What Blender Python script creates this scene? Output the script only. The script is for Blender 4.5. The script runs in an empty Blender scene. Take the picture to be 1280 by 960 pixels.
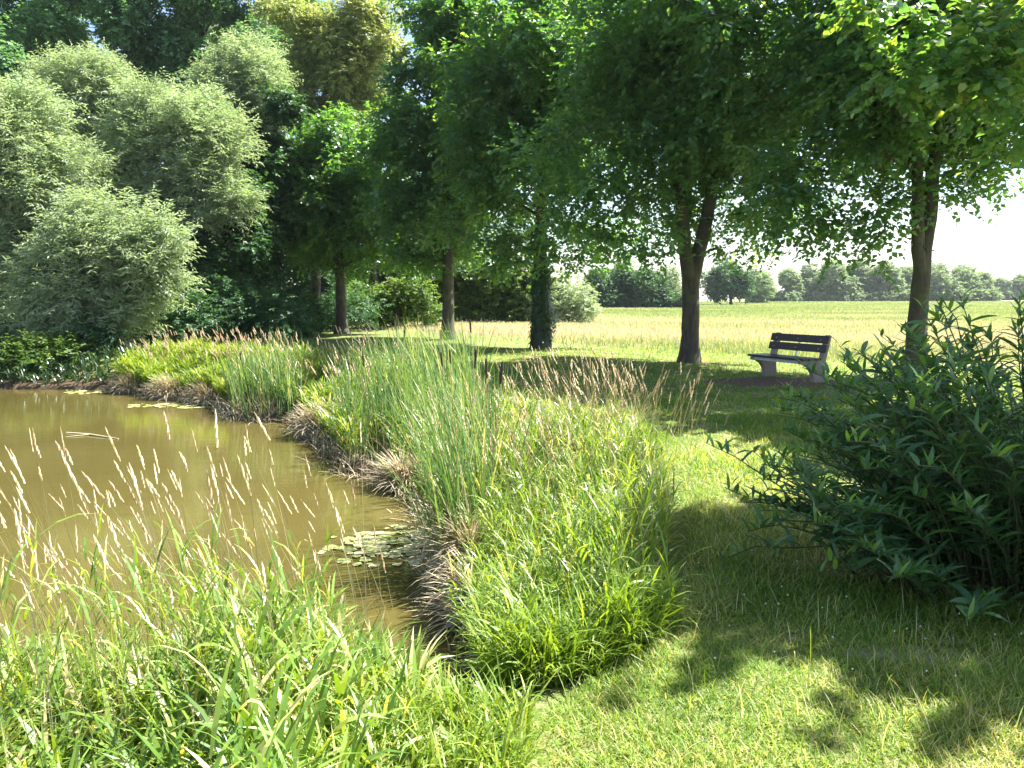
import bpy, math
import numpy as np
R = math.radians
scene = bpy.context.scene
COL = scene.collection
# ------------------------------------------------------------------ camera
F = 967.0
PITCH = math.atan(108 / F)
CAMZ = 1.55
cam_d = bpy.data.cameras.new('camera'); cam = bpy.data.objects.new('camera', cam_d); COL.objects.link(cam)
cam.location = (0, 0, CAMZ); cam.rotation_euler = (math.pi / 2 - PITCH, 0, 0)
cam_d.sensor_width = 36; cam_d.lens = F / 1280 * 36; cam_d.clip_end = 5000; cam_d.clip_start = 0.05
scene.camera = cam
# ------------------------------------------------------------------ light
SUN_EL, SUN_AZ = 55.0, 66.0          # azimuth measured from +Y towards +X
world = bpy.data.worlds.new('World'); scene.world = world; world.use_nodes = True
wn = world.node_tree.nodes; wl = world.node_tree.links
sky = wn.new('ShaderNodeTexSky'); sky.sky_type = 'NISHITA'; sky.sun_disc = False
sky.sun_elevation = R(SUN_EL); sky.sun_rotation = R(SUN_AZ); sky.air_density = 1.0; sky.dust_density = 1.2; sky.ozone_density = 1.0
wn['Background'].inputs[1].default_value = 0.066
wl.new(sky.outputs[0], wn['Background'].inputs[0])
sd_ = bpy.data.lights.new('sun', 'SUN'); sd_.energy = 5.0; sd_.angle = R(0.55); sd_.color = (1.0, 0.965, 0.90)
sun = bpy.data.objects.new('sun', sd_); COL.objects.link(sun)
from mathutils import Vector
_el, _az = R(SUN_EL), R(SUN_AZ)
SDIR = Vector((math.sin(_az) * math.cos(_el), math.cos(_az) * math.cos(_el), math.sin(_el)))
sun.rotation_euler = SDIR.to_track_quat('Z', 'Y').to_euler(); sun.location = (0, 0, 60)
scene.view_settings.view_transform = 'Standard'; scene.view_settings.look = 'None'
scene.view_settings.gamma = 1.0; scene.view_settings.exposure = 2.25; scene.view_settings.use_curve_mapping = False
scene.render.engine = 'CYCLES'
scene.cycles.use_denoising = True; scene.cycles.denoising_input_passes = 'RGB_ALBEDO_NORMAL'; scene.cycles.denoising_prefilter = 'ACCURATE'
scene.cycles.max_bounces = 8; scene.cycles.diffuse_bounces = 3; scene.cycles.glossy_bounces = 2
scene.cycles.transmission_bounces = 4; scene.cycles.volume_bounces = 0; scene.cycles.transparent_max_bounces = 4
scene.cycles.sample_clamp_indirect = 6

# ------------------------------------------------------------------ helpers
WZ = -0.62                                    # water level


def P(px, py, z=0.0):
    """where the line of sight through a photo pixel meets the level z"""
    x = (px - 640) / F; u = (480 - py) / F
    dy = math.cos(PITCH) + u * math.sin(PITCH); dz = -math.sin(PITCH) + u * math.cos(PITCH)
    t = (z - CAMZ) / dz
    return (x * t, dy * t)


def D(px, py, d):
    x = (px - 640) / F; u = (480 - py) / F
    dy = math.cos(PITCH) + u * math.sin(PITCH); dz = -math.sin(PITCH) + u * math.cos(PITCH)
    t = d / dy
    return np.array((x * t, d, CAMZ + dz * t))


def rng(seed): return np.random.default_rng(seed)


def in_poly(x, y, poly):
    poly = np.asarray(poly); ins = np.zeros(x.shape, bool)
    n = len(poly)
    for i in range(n):
        x0, y0 = poly[i]; x1, y1 = poly[(i + 1) % n]
        if y0 == y1: continue
        c = ((y0 > y) != (y1 > y)) & (x < (x1 - x0) * (y - y0) / (y1 - y0) + x0)
        ins ^= c
    return ins


def poly_dist(x, y, poly):
    poly = np.asarray(poly); d = np.full(x.shape, 1e9)
    n = len(poly)
    for i in range(n):
        a = poly[i]; b = poly[(i + 1) % n]; ab = b - a; L = (ab ** 2).sum()
        if L == 0: continue
        t = np.clip(((x - a[0]) * ab[0] + (y - a[1]) * ab[1]) / L, 0, 1)
        d = np.minimum(d, np.hypot(x - a[0] - t * ab[0], y - a[1] - t * ab[1]))
    return d


def sample_poly(poly, n, r):
    poly = np.asarray(poly); lo = poly.min(0); hi = poly.max(0); xs = []; ys = []; c = 0
    while c < n:
        x = r.uniform(lo[0], hi[0], n * 2); y = r.uniform(lo[1], hi[1], n * 2)
        m = in_poly(x, y, poly); xs.append(x[m]); ys.append(y[m]); c += m.sum()
        if len(xs) > 60: break
    return np.concatenate(xs)[:n], np.concatenate(ys)[:n]


def vnoise(x, y, s=1.0, seed=0):
    """smooth pseudo noise about -1..1"""
    r = rng(seed + 77); v = np.zeros_like(x, dtype=float)
    for k in range(7):
        a = r.uniform(0, 6.283); f = s * r.uniform(0.6, 2.4)
        v += np.sin((x * math.cos(a) + y * math.sin(a)) * f + r.uniform(0, 6.283) + 1.3 * np.sin((y * math.cos(a) - x * math.sin(a)) * f * 0.7 + k))
    return v / 4.0


shore_px = [(-900, 487), (-300, 487), (0, 486), (80, 487), (145, 488), (185, 494), (235, 500), (272, 505), (286, 522), (330, 527),
            (378, 527), (392, 545), (412, 562), (436, 592), (480, 600), (522, 612), (548, 655), (545, 700), (556, 728), (600, 738),
            (612, 765), (600, 800), (585, 835), (540, 862), (400, 868), (200, 872), (0, 872), (-300, 868), (-1200, 860)]
POND = [P(a, b, WZ) for a, b in shore_px] + [(-16, 3.5), (-34, 8), (-40, 16)]
POND = np.array(POND)


def gz(x, y):
    x = np.asarray(x, float); y = np.asarray(y, float)
    d = poly_dist(x, y, POND); ins = in_poly(x, y, POND)
    t = np.clip(d / 1.5, 0, 1); s = t * t * (3 - 2 * t)
    out = WZ + 0.10 * np.clip(d / 0.06, 0, 1) + 0.52 * s + 0.035 * vnoise(x, y, 0.9, 3) * s + 0.012 * vnoise(x, y, 4.0, 5) * t
    far = np.clip((np.hypot(x, y) - 60) / 200, 0, 1)
    out = out + 0.4 * far * far
    t2 = np.clip(d / 1.2, 0, 1)
    return np.where(ins, WZ - 0.02 - 0.8 * t2, out)


def mesh_obj(name, verts, faces, mat, parent=None, rnd=None, smooth=False, mats=None, midx=None):
    """faces: (N,k) int array"""
    verts = np.ascontiguousarray(verts, dtype=np.float32).reshape(-1, 3); faces = np.ascontiguousarray(faces, dtype=np.int32)
    me = bpy.data.meshes.new(name)
    n, k = faces.shape
    me.vertices.add(len(verts)); me.vertices.foreach_set('co', verts.ravel())
    me.loops.add(n * k); me.loops.foreach_set('vertex_index', faces.ravel())
    me.polygons.add(n)
    me.polygons.foreach_set('loop_start', np.arange(0, n * k, k, dtype=np.int32))
    me.polygons.foreach_set('use_smooth', np.full(n, smooth, dtype=bool))
    for m in (mats or [mat]): me.materials.append(m)
    if midx is not None: me.polygons.foreach_set('material_index', np.asarray(midx, np.int32))
    if rnd is not None:
        a = me.attributes.new('rnd', 'FLOAT', 'FACE'); a.data.foreach_set('value', np.ascontiguousarray(rnd, dtype=np.float32))
    me.update(calc_edges=True)
    o = bpy.data.objects.new(name, me); COL.objects.link(o)
    if parent is not None: o.parent = parent
    return o


def tag(o, label=None, cat=None, group=None, kind=None):
    if label: o['label'] = label
    if cat: o['category'] = cat
    if group: o['group'] = group
    if kind: o['kind'] = kind
    return o


def empty(name, loc, rz=0.0):
    o = bpy.data.objects.new(name, None); COL.objects.link(o); o.location = loc; o.rotation_euler = (0, 0, rz)
    o.empty_display_size = 0.3
    return o


class Geo:
    """collects triangle / quad arrays of one arity"""
    def __init__(self): self.v = []; self.f = []; self.r = []; self.n = 0

    def add(self, v, f, r=None):
        v = np.asarray(v, float).reshape(-1, 3); f = np.asarray(f, int)
        self.v.append(v); self.f.append(f + self.n); self.n += len(v)
        self.r.append(np.full(len(f), 0.5) if r is None else np.asarray(r, float))

    def build(self, name, mat, parent=None, origin=None, smooth=False):
        v = np.concatenate(self.v)
        if origin is not None: v = v - np.asarray(origin)
        return mesh_obj(name, v, np.concatenate(self.f), mat, parent, np.concatenate(self.r), smooth)


def ribbons(base, head, length, width, lean, bend, nseg=3, prof='blade', twist=None, rnd=None, power=1.0, roll=None):
    """N curved ribbons -> verts, tris, rnd.  head: azimuth; lean: first angle off vertical; bend: extra angle at the tip"""
    N = len(base); base = np.asarray(base, float)
    head = np.broadcast_to(head, N); length = np.broadcast_to(length, N); width = np.broadcast_to(width, N)
    lean = np.broadcast_to(lean, N); bend = np.broadcast_to(bend, N)
    tw = head + math.pi / 2 if twist is None else np.broadcast_to(twist, N)
    dx = np.cos(head); dy = np.sin(head)
    wx = np.cos(tw); wy = np.sin(tw); wz = np.zeros(N) if roll is None else np.broadcast_to(roll, N)
    pts = [base.copy()]; p = base.copy()
    for i in range(nseg):
        th = lean + bend * ((i + 0.5) / nseg) ** power
        seg = length / nseg
        p = p + np.stack([np.sin(th) * dx * seg, np.sin(th) * dy * seg, np.cos(th) * seg], 1)
        pts.append(p.copy())
    vs = []
    for i in range(nseg):
        t = i / nseg
        if prof == 'blade': w = 1 - 0.75 * t ** 1.5
        elif prof == 'leaf': w = max(0.12, math.sin(math.pi * (0.06 + 0.94 * t) ** 0.75))
        elif prof == 'stem': w = 1 - 0.4 * t
        h = (width * w * 0.5)
        off = np.stack([wx * h, wy * h, wz * h], 1)
        vs.append(pts[i] - off); vs.append(pts[i] + off)
    vs.append(pts[nseg])
    V = np.stack(vs, 1); m = V.shape[1]
    tris = []
    for i in range(nseg - 1):
        a = 2 * i; tris += [(a, a + 1, a + 3), (a, a + 3, a + 2)]
    a = 2 * (nseg - 1); tris.append((a, a + 1, a + 2))
    T = np.array(tris)
    Fc = (np.arange(N)[:, None, None] * m + T[None]).reshape(-1, 3)
    if rnd is None: rnd = np.random.default_rng(N).random(N)
    return V.reshape(-1, 3), Fc, np.repeat(rnd, len(T)), pts


def heads(p0, direc, length, rad, r, nring=6, sides=4, rnd=None):
    """spindle seed heads with a bumpy outline"""
    N = len(p0); direc = direc / np.linalg.norm(direc, axis=1, keepdims=True)
    up = np.tile(np.array([0.31, 0.22, 0.9]), (N, 1)); a = np.cross(direc, up); a /= np.linalg.norm(a, axis=1, keepdims=True)
    b = np.cross(direc, a); rows = []
    length = np.broadcast_to(length, N); rad = np.broadcast_to(rad, N)
    for i in range(nring):
        t = i / (nring - 1)
        w = (0.25 + math.sin(math.pi * min(1, t * 0.85 + 0.12)) ** 0.7)
        ring = []
        for s in range(sides):
            ang = 2 * math.pi * s / sides + i * 0.6
            rr = rad * w * r.uniform(0.55, 1.35, N)
            if i == nring - 1: rr = rr * 0.2
            ring.append(p0 + direc * (length * t)[:, None] + a * (rr * math.cos(ang))[:, None] + b * (rr * math.sin(ang))[:, None])
        rows.append(np.stack(ring, 1))
    V = np.concatenate(rows, 1); T = []
    for i in range(nring - 1):
        for s in range(sides):
            s2 = (s + 1) % sides; A = i * sides + s; B = i * sides + s2; C = A + sides; E = B + sides
            T += [(A, B, E), (A, E, C)]
    T = np.array(T)
    Fc = (np.arange(N)[:, None, None] * V.shape[1] + T[None]).reshape(-1, 3)
    if rnd is None: rnd = r.random(N)
    return V.reshape(-1, 3), Fc, np.repeat(rnd, len(T))


def leaves(pos, axis, nrm, length, width, rnd=None, fold=0.15, broad=False):
    """folded leaves: pos base, axis towards the tip, nrm roughly the upper side"""
    N = len(pos)
    axis = axis / (np.linalg.norm(axis, axis=1, keepdims=True) + 1e-9)
    side = np.cross(axis, nrm); side /= (np.linalg.norm(side, axis=1, keepdims=True) + 1e-9)
    n2 = np.cross(side, axis)
    L = np.broadcast_to(length, N)[:, None]; W = np.broadcast_to(width, N)[:, None] * 0.5
    if broad:
        V = np.stack([pos, pos + axis * L * .22 + side * W * .95 + n2 * L * fold, pos + axis * L * .62 + side * W * .85 + n2 * L * fold,
                      pos + axis * L, pos + axis * L * .62 - side * W * .85 + n2 * L * fold, pos + axis * L * .22 - side * W * .95 + n2 * L * fold], 1)
        T = np.array([(0, 1, 5), (1, 2, 4), (1, 4, 5), (2, 3, 4)])
    else:
        V = np.stack([pos, pos + axis * L * .42 + side * W + n2 * L * fold, pos + axis * L, pos + axis * L * .42 - side * W + n2 * L * fold], 1)
        T = np.array([(0, 1, 2), (0, 2, 3)])
    Fc = (np.arange(N)[:, None, None] * V.shape[1] + T[None]).reshape(-1, 3)
    if rnd is None: rnd = np.random.default_rng(N).random(N)
    return V.reshape(-1, 3), Fc, np.repeat(rnd, len(T))


def unit(v): return v / (np.linalg.norm(v, axis=-1, keepdims=True) + 1e-9)


def tube(g, pts, radii, sides=8, r=None, rough=0.0, rv=0.5):
    pts = np.asarray(pts, float); n = len(pts); radii = np.asarray(radii, float)
    tan = unit(np.gradient(pts, axis=0)); ref = np.array([1.0, 0.13, 0.07])
    if abs(tan[0] @ unit(ref)) > 0.9: ref = np.array([0.05, 1.0, 0.1])
    a = unit(np.cross(tan, ref)); b = np.cross(tan, a); V = []
    for s in range(sides):
        an = 2 * math.pi * s / sides
        rr = radii if r is None else radii * (1 + rough * r.uniform(-1, 1, n))
        V.append(pts + a * (rr * math.cos(an))[:, None] + b * (rr * math.sin(an))[:, None])
    V = np.stack(V, 1).reshape(-1, 3); f = []
    for i in range(n - 1):
        for s in range(sides):
            s2 = (s + 1) % sides; A = i * sides + s; B = i * sides + s2
            f += [(A, B, B + sides), (A, B + sides, A + sides)]
    k = len(V); V = np.concatenate([V, pts[:1], pts[-1:]])
    for s in range(sides):
        f.append((k, (s + 1) % sides, s)); f.append((k + 1, (n - 1) * sides + s, (n - 1) * sides + (s + 1) % sides))
    g.add(V, f, np.full(len(f), rv))


# ------------------------------------------------------------------ materials
def mat_new(name):
    m = bpy.data.materials.new(name); m.use_nodes = True; nt = m.node_tree
    return m, nt, nt.nodes['Principled BSDF'], nt.nodes['Material Output']


def ramp(nt, src, stops, interp='LINEAR'):
    n = nt.nodes.new('ShaderNodeValToRGB'); cr = n.color_ramp; cr.interpolation = interp
    while len(cr.elements) < len(stops): cr.elements.new(0.5)
    for e, (p, c) in zip(cr.elements, stops): e.position = p; e.color = (*c, 1)
    nt.links.new(src, n.inputs[0]); return n.outputs[0]


def noise(nt, scale, detail=4, rough=.55, vec=None, scl3=None):
    n = nt.nodes.new('ShaderNodeTexNoise'); n.inputs['Scale'].default_value = scale; n.inputs['Detail'].default_value = detail
    n.inputs['Roughness'].default_value = rough
    if vec is None:
        g = nt.nodes.new('ShaderNodeNewGeometry'); vec = g.outputs['Position']
    if scl3:
        mp = nt.nodes.new('ShaderNodeMapping'); mp.inputs['Scale'].default_value = scl3; nt.links.new(vec, mp.inputs[0]); vec = mp.outputs[0]
    nt.links.new(vec, n.inputs['Vector']); return n.outputs['Fac']


def mixc(nt, fac, a, b, mode='MIX'):
    n = nt.nodes.new('ShaderNodeMix'); n.data_type = 'RGBA'; n.blend_type = mode
    for s, v in ((n.inputs[0], fac), (n.inputs[6], a), (n.inputs[7], b)):
        if isinstance(v, (int, float)): s.default_value = v
        elif isinstance(v, tuple): s.default_value = (*v, 1)
        else: nt.links.new(v, s)
    return n.outputs[2]


def math_n(nt, op, a, b=0.0, c=None, clamp=False):
    n = nt.nodes.new('ShaderNodeMath'); n.operation = op; n.use_clamp = clamp
    for i, v in enumerate((a, b) if c is None else (a, b, c)):
        if isinstance(v, (int, float)): n.inputs[i].default_value = v
        else: nt.links.new(v, n.inputs[i])
    return n.outputs[0]


def leaf_mat(name, stops, tint=(1.25, 1.2, 0.45), tfac=0.45, rough=0.5, spec=0.4, patch=0.0, patch_scale=0.6):
    m, nt, b, out = mat_new(name)
    at = nt.nodes.new('ShaderNodeAttribute'); at.attribute_name = 'rnd'
    col = ramp(nt, at.outputs['Fac'], stops)
    if patch:
        f = noise(nt, patch_scale, 2)
        f = math_n(nt, 'MULTIPLY_ADD', f, 2 * patch, 1 - patch)
        v = nt.nodes.new('ShaderNodeVectorMath'); v.operation = 'SCALE'; nt.links.new(col, v.inputs[0]); nt.links.new(f, v.inputs['Scale']); col = v.outputs[0]
    nt.links.new(col, b.inputs['Base Color']); b.inputs['Roughness'].default_value = rough; b.inputs['Specular IOR Level'].default_value = spec
    tr = nt.nodes.new('ShaderNodeBsdfTranslucent')
    tc = mixc(nt, 1.0, col, tuple(tint), 'MULTIPLY'); nt.links.new(tc, tr.inputs[0])
    mx = nt.nodes.new('ShaderNodeMixShader'); mx.inputs[0].default_value = tfac
    nt.links.new(b.outputs[0], mx.inputs[1]); nt.links.new(tr.outputs[0], mx.inputs[2]); nt.links.new(mx.outputs[0], out.inputs[0])
    return m


M = {}
T_LIME = (2.3, 2.1, 0.5)
M['lime'] = leaf_mat('lime_leaf', [(0, (.04, .11, .058)), (.55, (.065, .16, .068)), (.85, (.11, .21, .07)), (1, (.24, .30, .10))], T_LIME, .52, .38, .9, .3, .5)
M['lime_yellow'] = leaf_mat('yellow_lime_leaf', [(0, (.17, .24, .09)), (.6, (.27, .33, .14)), (1, (.42, .44, .24))], (1.3, 1.2, .6), .5, .5, .4, .2)
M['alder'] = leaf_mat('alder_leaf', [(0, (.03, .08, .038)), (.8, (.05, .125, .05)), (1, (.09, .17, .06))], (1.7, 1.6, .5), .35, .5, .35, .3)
M['poplar'] = leaf_mat('poplar_leaf', [(0, (.08, .17, .10)), (.8, (.12, .24, .13)), (1, (.2, .31, .18))], (1.5, 1.5, .6), .4, .45, .4, .25)
M['willow'] = leaf_mat('willow_leaf', [(0, (.22, .29, .20)), (.7, (.34, .41, .30)), (1, (.46, .52, .40))], (1.3, 1.35, .6), .4, .5, .4, .2)
M['far_willow'] = leaf_mat('hazed_far_willow_leaf', [(0, (.15, .22, .12)), (.7, (.24, .32, .17)), (1, (.34, .40, .24))], (1.2, 1.2, .7), .35, .6, .3, .25, .2)  # leaf colour lightened so that distance haze is painted in
M['bush'] = leaf_mat('bright_bush_leaf', [(0, (.05, .11, .03)), (.7, (.10, .18, .04)), (1, (.18, .25, .07))], (1.8, 1.6, .5), .5, .5, .4, .2)
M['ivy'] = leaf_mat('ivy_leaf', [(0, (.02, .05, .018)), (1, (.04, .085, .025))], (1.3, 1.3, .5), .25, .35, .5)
M['shrub'] = leaf_mat('shrub_willow_leaf', [(0, (.04, .11, .042)), (.6, (.08, .18, .06)), (1, (.20, .32, .07))], (1.6, 1.5, .4), .4, .42, .6)
STRAW = (.52, .43, .24)
M['lawn'] = leaf_mat('lawn_blade', [(0, (.10, .20, .022)), (.38, (.19, .31, .04)), (.55, (.31, .39, .08)), (.68, (.50, .47, .20)), (1, (.68, .58, .36))], (1.6, 1.4, .5), .45, .5, .35, .2, 1.4)
M['reedgrass'] = leaf_mat('reed_grass_leaf', [(0, (.08, .16, .025)), (.5, (.15, .25, .04)), (.82, (.24, .33, .06)), (1, (.52, .48, .24))], (1.6, 1.45, .4), .42, .38, .5, .2, 1.4)
M['sedge'] = leaf_mat('yellow_green_grass', [(0, (.13, .22, .03)), (.6, (.20, .30, .035)), (1, (.34, .38, .09))], (1.4, 1.3, .35), .45, .45, .4)
M['cattail'] = leaf_mat('cattail_leaf', [(0, (.07, .15, .055)), (.55, (.12, .22, .075)), (.8, (.20, .29, .10)), (1, (.52, .47, .28))], (1.4, 1.4, .5), .35, .35, .55)
M['straw'] = leaf_mat('dry_stalk', [(0, (.30, .22, .12)), (.5, (.48, .38, .22)), (1, (.62, .52, .34))], (1.1, 1.05, .8), .3, .6, .3)
M['seed'] = leaf_mat('seed_head', [(0, (.45, .33, .22)), (.5, (.66, .55, .36)), (1, (.8, .72, .52))], (1.1, 1.0, .8), .35, .7, .2)
M['meadow'] = leaf_mat('meadow_grass', [(0, (.22, .30, .12)), (.4, (.38, .42, .22)), (.68, (.52, .47, .35)), (1, (.57, .48, .41))], (1.2, 1.1, .6), .4, .7, .2, .2, .3)
M['pad'] = leaf_mat('lily_pad', [(0, (.20, .24, .07)), (.6, (.36, .36, .14)), (1, (.52, .48, .27))], (1, 1, .5), .1, .3, .5)
M['deadgrass'] = leaf_mat('dead_grass', [(0, (.22, .18, .11)), (.5, (.48, .40, .26)), (1, (.66, .57, .40))], (1, 1, .8), .2, .8, .1)


def bark_mat(name, c1, c2, scale=14):
    m, nt, b, out = mat_new(name)
    tc = nt.nodes.new('ShaderNodeTexCoord')
    n1 = noise(nt, scale, 8, .7, tc.outputs['Object'], (1, 1, .22)); n2 = noise(nt, 2.2, 3, .6, tc.outputs['Object'])
    col = ramp(nt, n1, [(.3, c1), (.7, c2)]); mossf = ramp(nt, n2, [(.5, (0, 0, 0)), (.7, (1, 1, 1))])
    col = mixc(nt, mossf, col, (.10, .11, .05)); nt.links.new(col, b.inputs['Base Color']); b.inputs['Roughness'].default_value = .9
    bp = nt.nodes.new('ShaderNodeBump'); bp.inputs['Strength'].default_value = .9; bp.inputs['Distance'].default_value = .03
    nt.links.new(n1, bp.inputs['Height']); nt.links.new(bp.outputs[0], b.inputs['Normal']); return m


M['bark'] = bark_mat('lime_bark', (.03, .024, .019), (.11, .086, .068))
M['bark_dark'] = bark_mat('alder_bark', (.03, .026, .022), (.09, .075, .06))
M['bark_pale'] = bark_mat('willow_bark', (.08, .07, .055), (.20, .18, .14))


def ground_mat():
    m, nt, b, out = mat_new('ground_grass_and_soil')
    g = nt.nodes.new('ShaderNodeNewGeometry'); sp = nt.nodes.new('ShaderNodeSeparateXYZ'); nt.links.new(g.outputs['Position'], sp.inputs[0])
    X, Y, Z = sp.outputs
    fine = noise(nt, 38, 6, .7); mid = noise(nt, 3.2, 5, .6); big = noise(nt, .35, 4, .6)
    lawn = ramp(nt, fine, [(.3, (.06, .09, .022)), (.55, (.13, .17, .04)), (.75, (.30, .29, .12))])
    patchy = ramp(nt, mid, [(.50, (0, 0, 0)), (.68, (1, 1, 1))])
    dry = ramp(nt, fine, [(.3, (.20, .16, .09)), (.7, (.42, .36, .22))])
    lawn = mixc(nt, math_n(nt, 'MULTIPLY', patchy, .75), lawn, dry)
    # meadow: long hay bands lying across the field
    band = noise(nt, 1.0, 4, .6, None, (.02, .075, .02)); mf = noise(nt, 2.0, 6, .7, None, (.35, 1.3, 1))
    green = ramp(nt, mf, [(.3, (.14, .19, .07)), (.7, (.24, .28, .12))])
    hay = ramp(nt, mf, [(.3, (.26, .21, .15)), (.7, (.44, .36, .28))])
    bf = ramp(nt, band, [(.42, (0, 0, 0)), (.54, (1, 1, 1))])
    # hay strongest between 24 m and 60 m out
    near = nt.nodes.new('ShaderNodeMapRange'); near.inputs[1].default_value = 60; near.inputs[2].default_value = 34; nt.links.new(Y, near.inputs[0])
    bf2 = math_n(nt, 'MULTIPLY', math_n(nt, 'ADD', bf, near.outputs[0], clamp=True), .85)
    mead = mixc(nt, bf2, green, hay)
    # distance from the line of trees decides where lawn becomes meadow
    s = math_n(nt, 'ADD', math_n(nt, 'MULTIPLY', X, .80), math_n(nt, 'MULTIPLY', Y, .58))
    s = math_n(nt, 'ADD', s, math_n(nt, 'MULTIPLY', big, 3.0))
    mr = nt.nodes.new('ShaderNodeMapRange'); mr.inputs[1].default_value = 19.0; mr.inputs[2].default_value = 21.4; nt.links.new(s, mr.inputs[0])
    col = mixc(nt, mr.outputs[0], lawn, mead)

    def spot(cx, cy, rx, ry, ns=.5):
        dx = math_n(nt, 'DIVIDE', math_n(nt, 'SUBTRACT', X, cx), rx); dy = math_n(nt, 'DIVIDE', math_n(nt, 'SUBTRACT', Y, cy), ry)
        d2 = math_n(nt, 'ADD', math_n(nt, 'MULTIPLY', dx, dx), math_n(nt, 'MULTIPLY', dy, dy))
        d2 = math_n(nt, 'ADD', d2, math_n(nt, 'MULTIPLY', mid, ns * 2)); q = nt.nodes.new('ShaderNodeMapRange')
        q.inputs[1].default_value = 1.25 + ns; q.inputs[2].default_value = .75 + ns; nt.links.new(d2, q.inputs[0]); return q.outputs[0]
    soil = ramp(nt, fine, [(.3, (.085, .05, .038)), (.7, (.17, .095, .075))])
    for a in SPOTS: col = mixc(nt, spot(*a), col, soil)
    sand = ramp(nt, fine, [(.3, (.15, .13, .10)), (.7, (.36, .32, .25))])
    for a in SANDS: col = mixc(nt, spot(*a), col, sand)
    mud = ramp(nt, fine, [(.3, (.05, .035, .022)), (.7, (.13, .095, .06))])
    zf = nt.nodes.new('ShaderNodeMapRange'); zf.inputs[1].default_value = -.30; zf.inputs[2].default_value = -.48; nt.links.new(Z, zf.inputs[0])
    col = mixc(nt, zf.outputs[0], col, mud)
    nt.links.new(col, b.inputs['Base Color']); b.inputs['Roughness'].default_value = .95; b.inputs['Specular IOR Level'].default_value = .1
    bp = nt.nodes.new('ShaderNodeBump'); bp.inputs['Strength'].default_value = .8; bp.inputs['Distance'].default_value = .03
    nt.links.new(fine, bp.inputs['Height']); nt.links.new(bp.outputs[0], b.inputs['Normal'])
    return m


BX, BY = P(985, 474)
SPOTS = [(BX - .45, BY - .55, 1.5, .95, .5), (4.3, 18.4, .9, .7, .6)]
_s1 = P(1150, 825); SANDS = [(_s1[0], _s1[1], .34, .12, 2.2), (P(1190, 802)[0], P(1190, 802)[1], .1, .04, .2)]

# ------------------------------------------------------------------ ground and water


def axis_pts(lo, hi, step, far_lo, far_hi, grow=1.17):
    a = list(np.arange(lo, hi + 1e-6, step)); s = step; x = a[-1]
    while x < far_hi: s *= grow; x += s; a.append(x)
    s = step; x = a[0]; pre = []
    while x > far_lo: s *= grow; x -= s; pre.append(x)
    return np.array(pre[::-1] + a)


gx = axis_pts(-8, 6, .07, -1500, 1500); gy = axis_pts(1, 20, .07, -400, 2500)
XX, YY = np.meshgrid(gx, gy); ZZ = gz(XX.ravel(), YY.ravel())
nx, ny = len(gx), len(gy)
ii = np.arange((ny - 1) * nx).reshape(ny - 1, nx)[:, :-1].ravel()
gf = np.stack([ii, ii + 1, ii + 1 + nx, ii + nx], 1)
ground = mesh_obj('ground', np.stack([XX.ravel(), YY.ravel(), ZZ], 1), gf, ground_mat(), smooth=True); tag(ground, kind='structure')


def water_mat():
    m, nt, b, out = mat_new('muddy_pond_water')
    n = noise(nt, .5, 3)
    col = ramp(nt, n, [(.3, (.066, .054, .015)), (.7, (.084, .070, .021))]); nt.links.new(col, b.inputs['Base Color'])
    b.inputs['Roughness'].default_value = .03; b.inputs['IOR'].default_value = 1.33; b.inputs['Specular IOR Level'].default_value = .5
    w = noise(nt, 1.0, 4, .6, None, (1.2, 6.0, 1)); w2 = noise(nt, 1.0, 2, .5, None, (10, 26, 1))
    h = math_n(nt, 'ADD', w, math_n(nt, 'MULTIPLY', w2, .25))
    bp = nt.nodes.new('ShaderNodeBump'); bp.inputs['Strength'].default_value = .22; bp.inputs['Distance'].default_value = .012
    nt.links.new(h, bp.inputs['Height']); nt.links.new(bp.outputs[0], b.inputs['Normal']); return m


wx = np.linspace(-42, 1.5, 60); wy = np.linspace(2, 22, 40); WX, WY = np.meshgrid(wx, wy)
ii = np.arange(39 * 60).reshape(39, 60)[:, :-1].ravel()
tag(mesh_obj('pond_water', np.stack([WX.ravel(), WY.ravel(), np.full(WX.size, WZ)], 1), np.stack([ii, ii + 1, ii + 61, ii + 60], 1), water_mat(), smooth=True), kind='structure')


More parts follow.
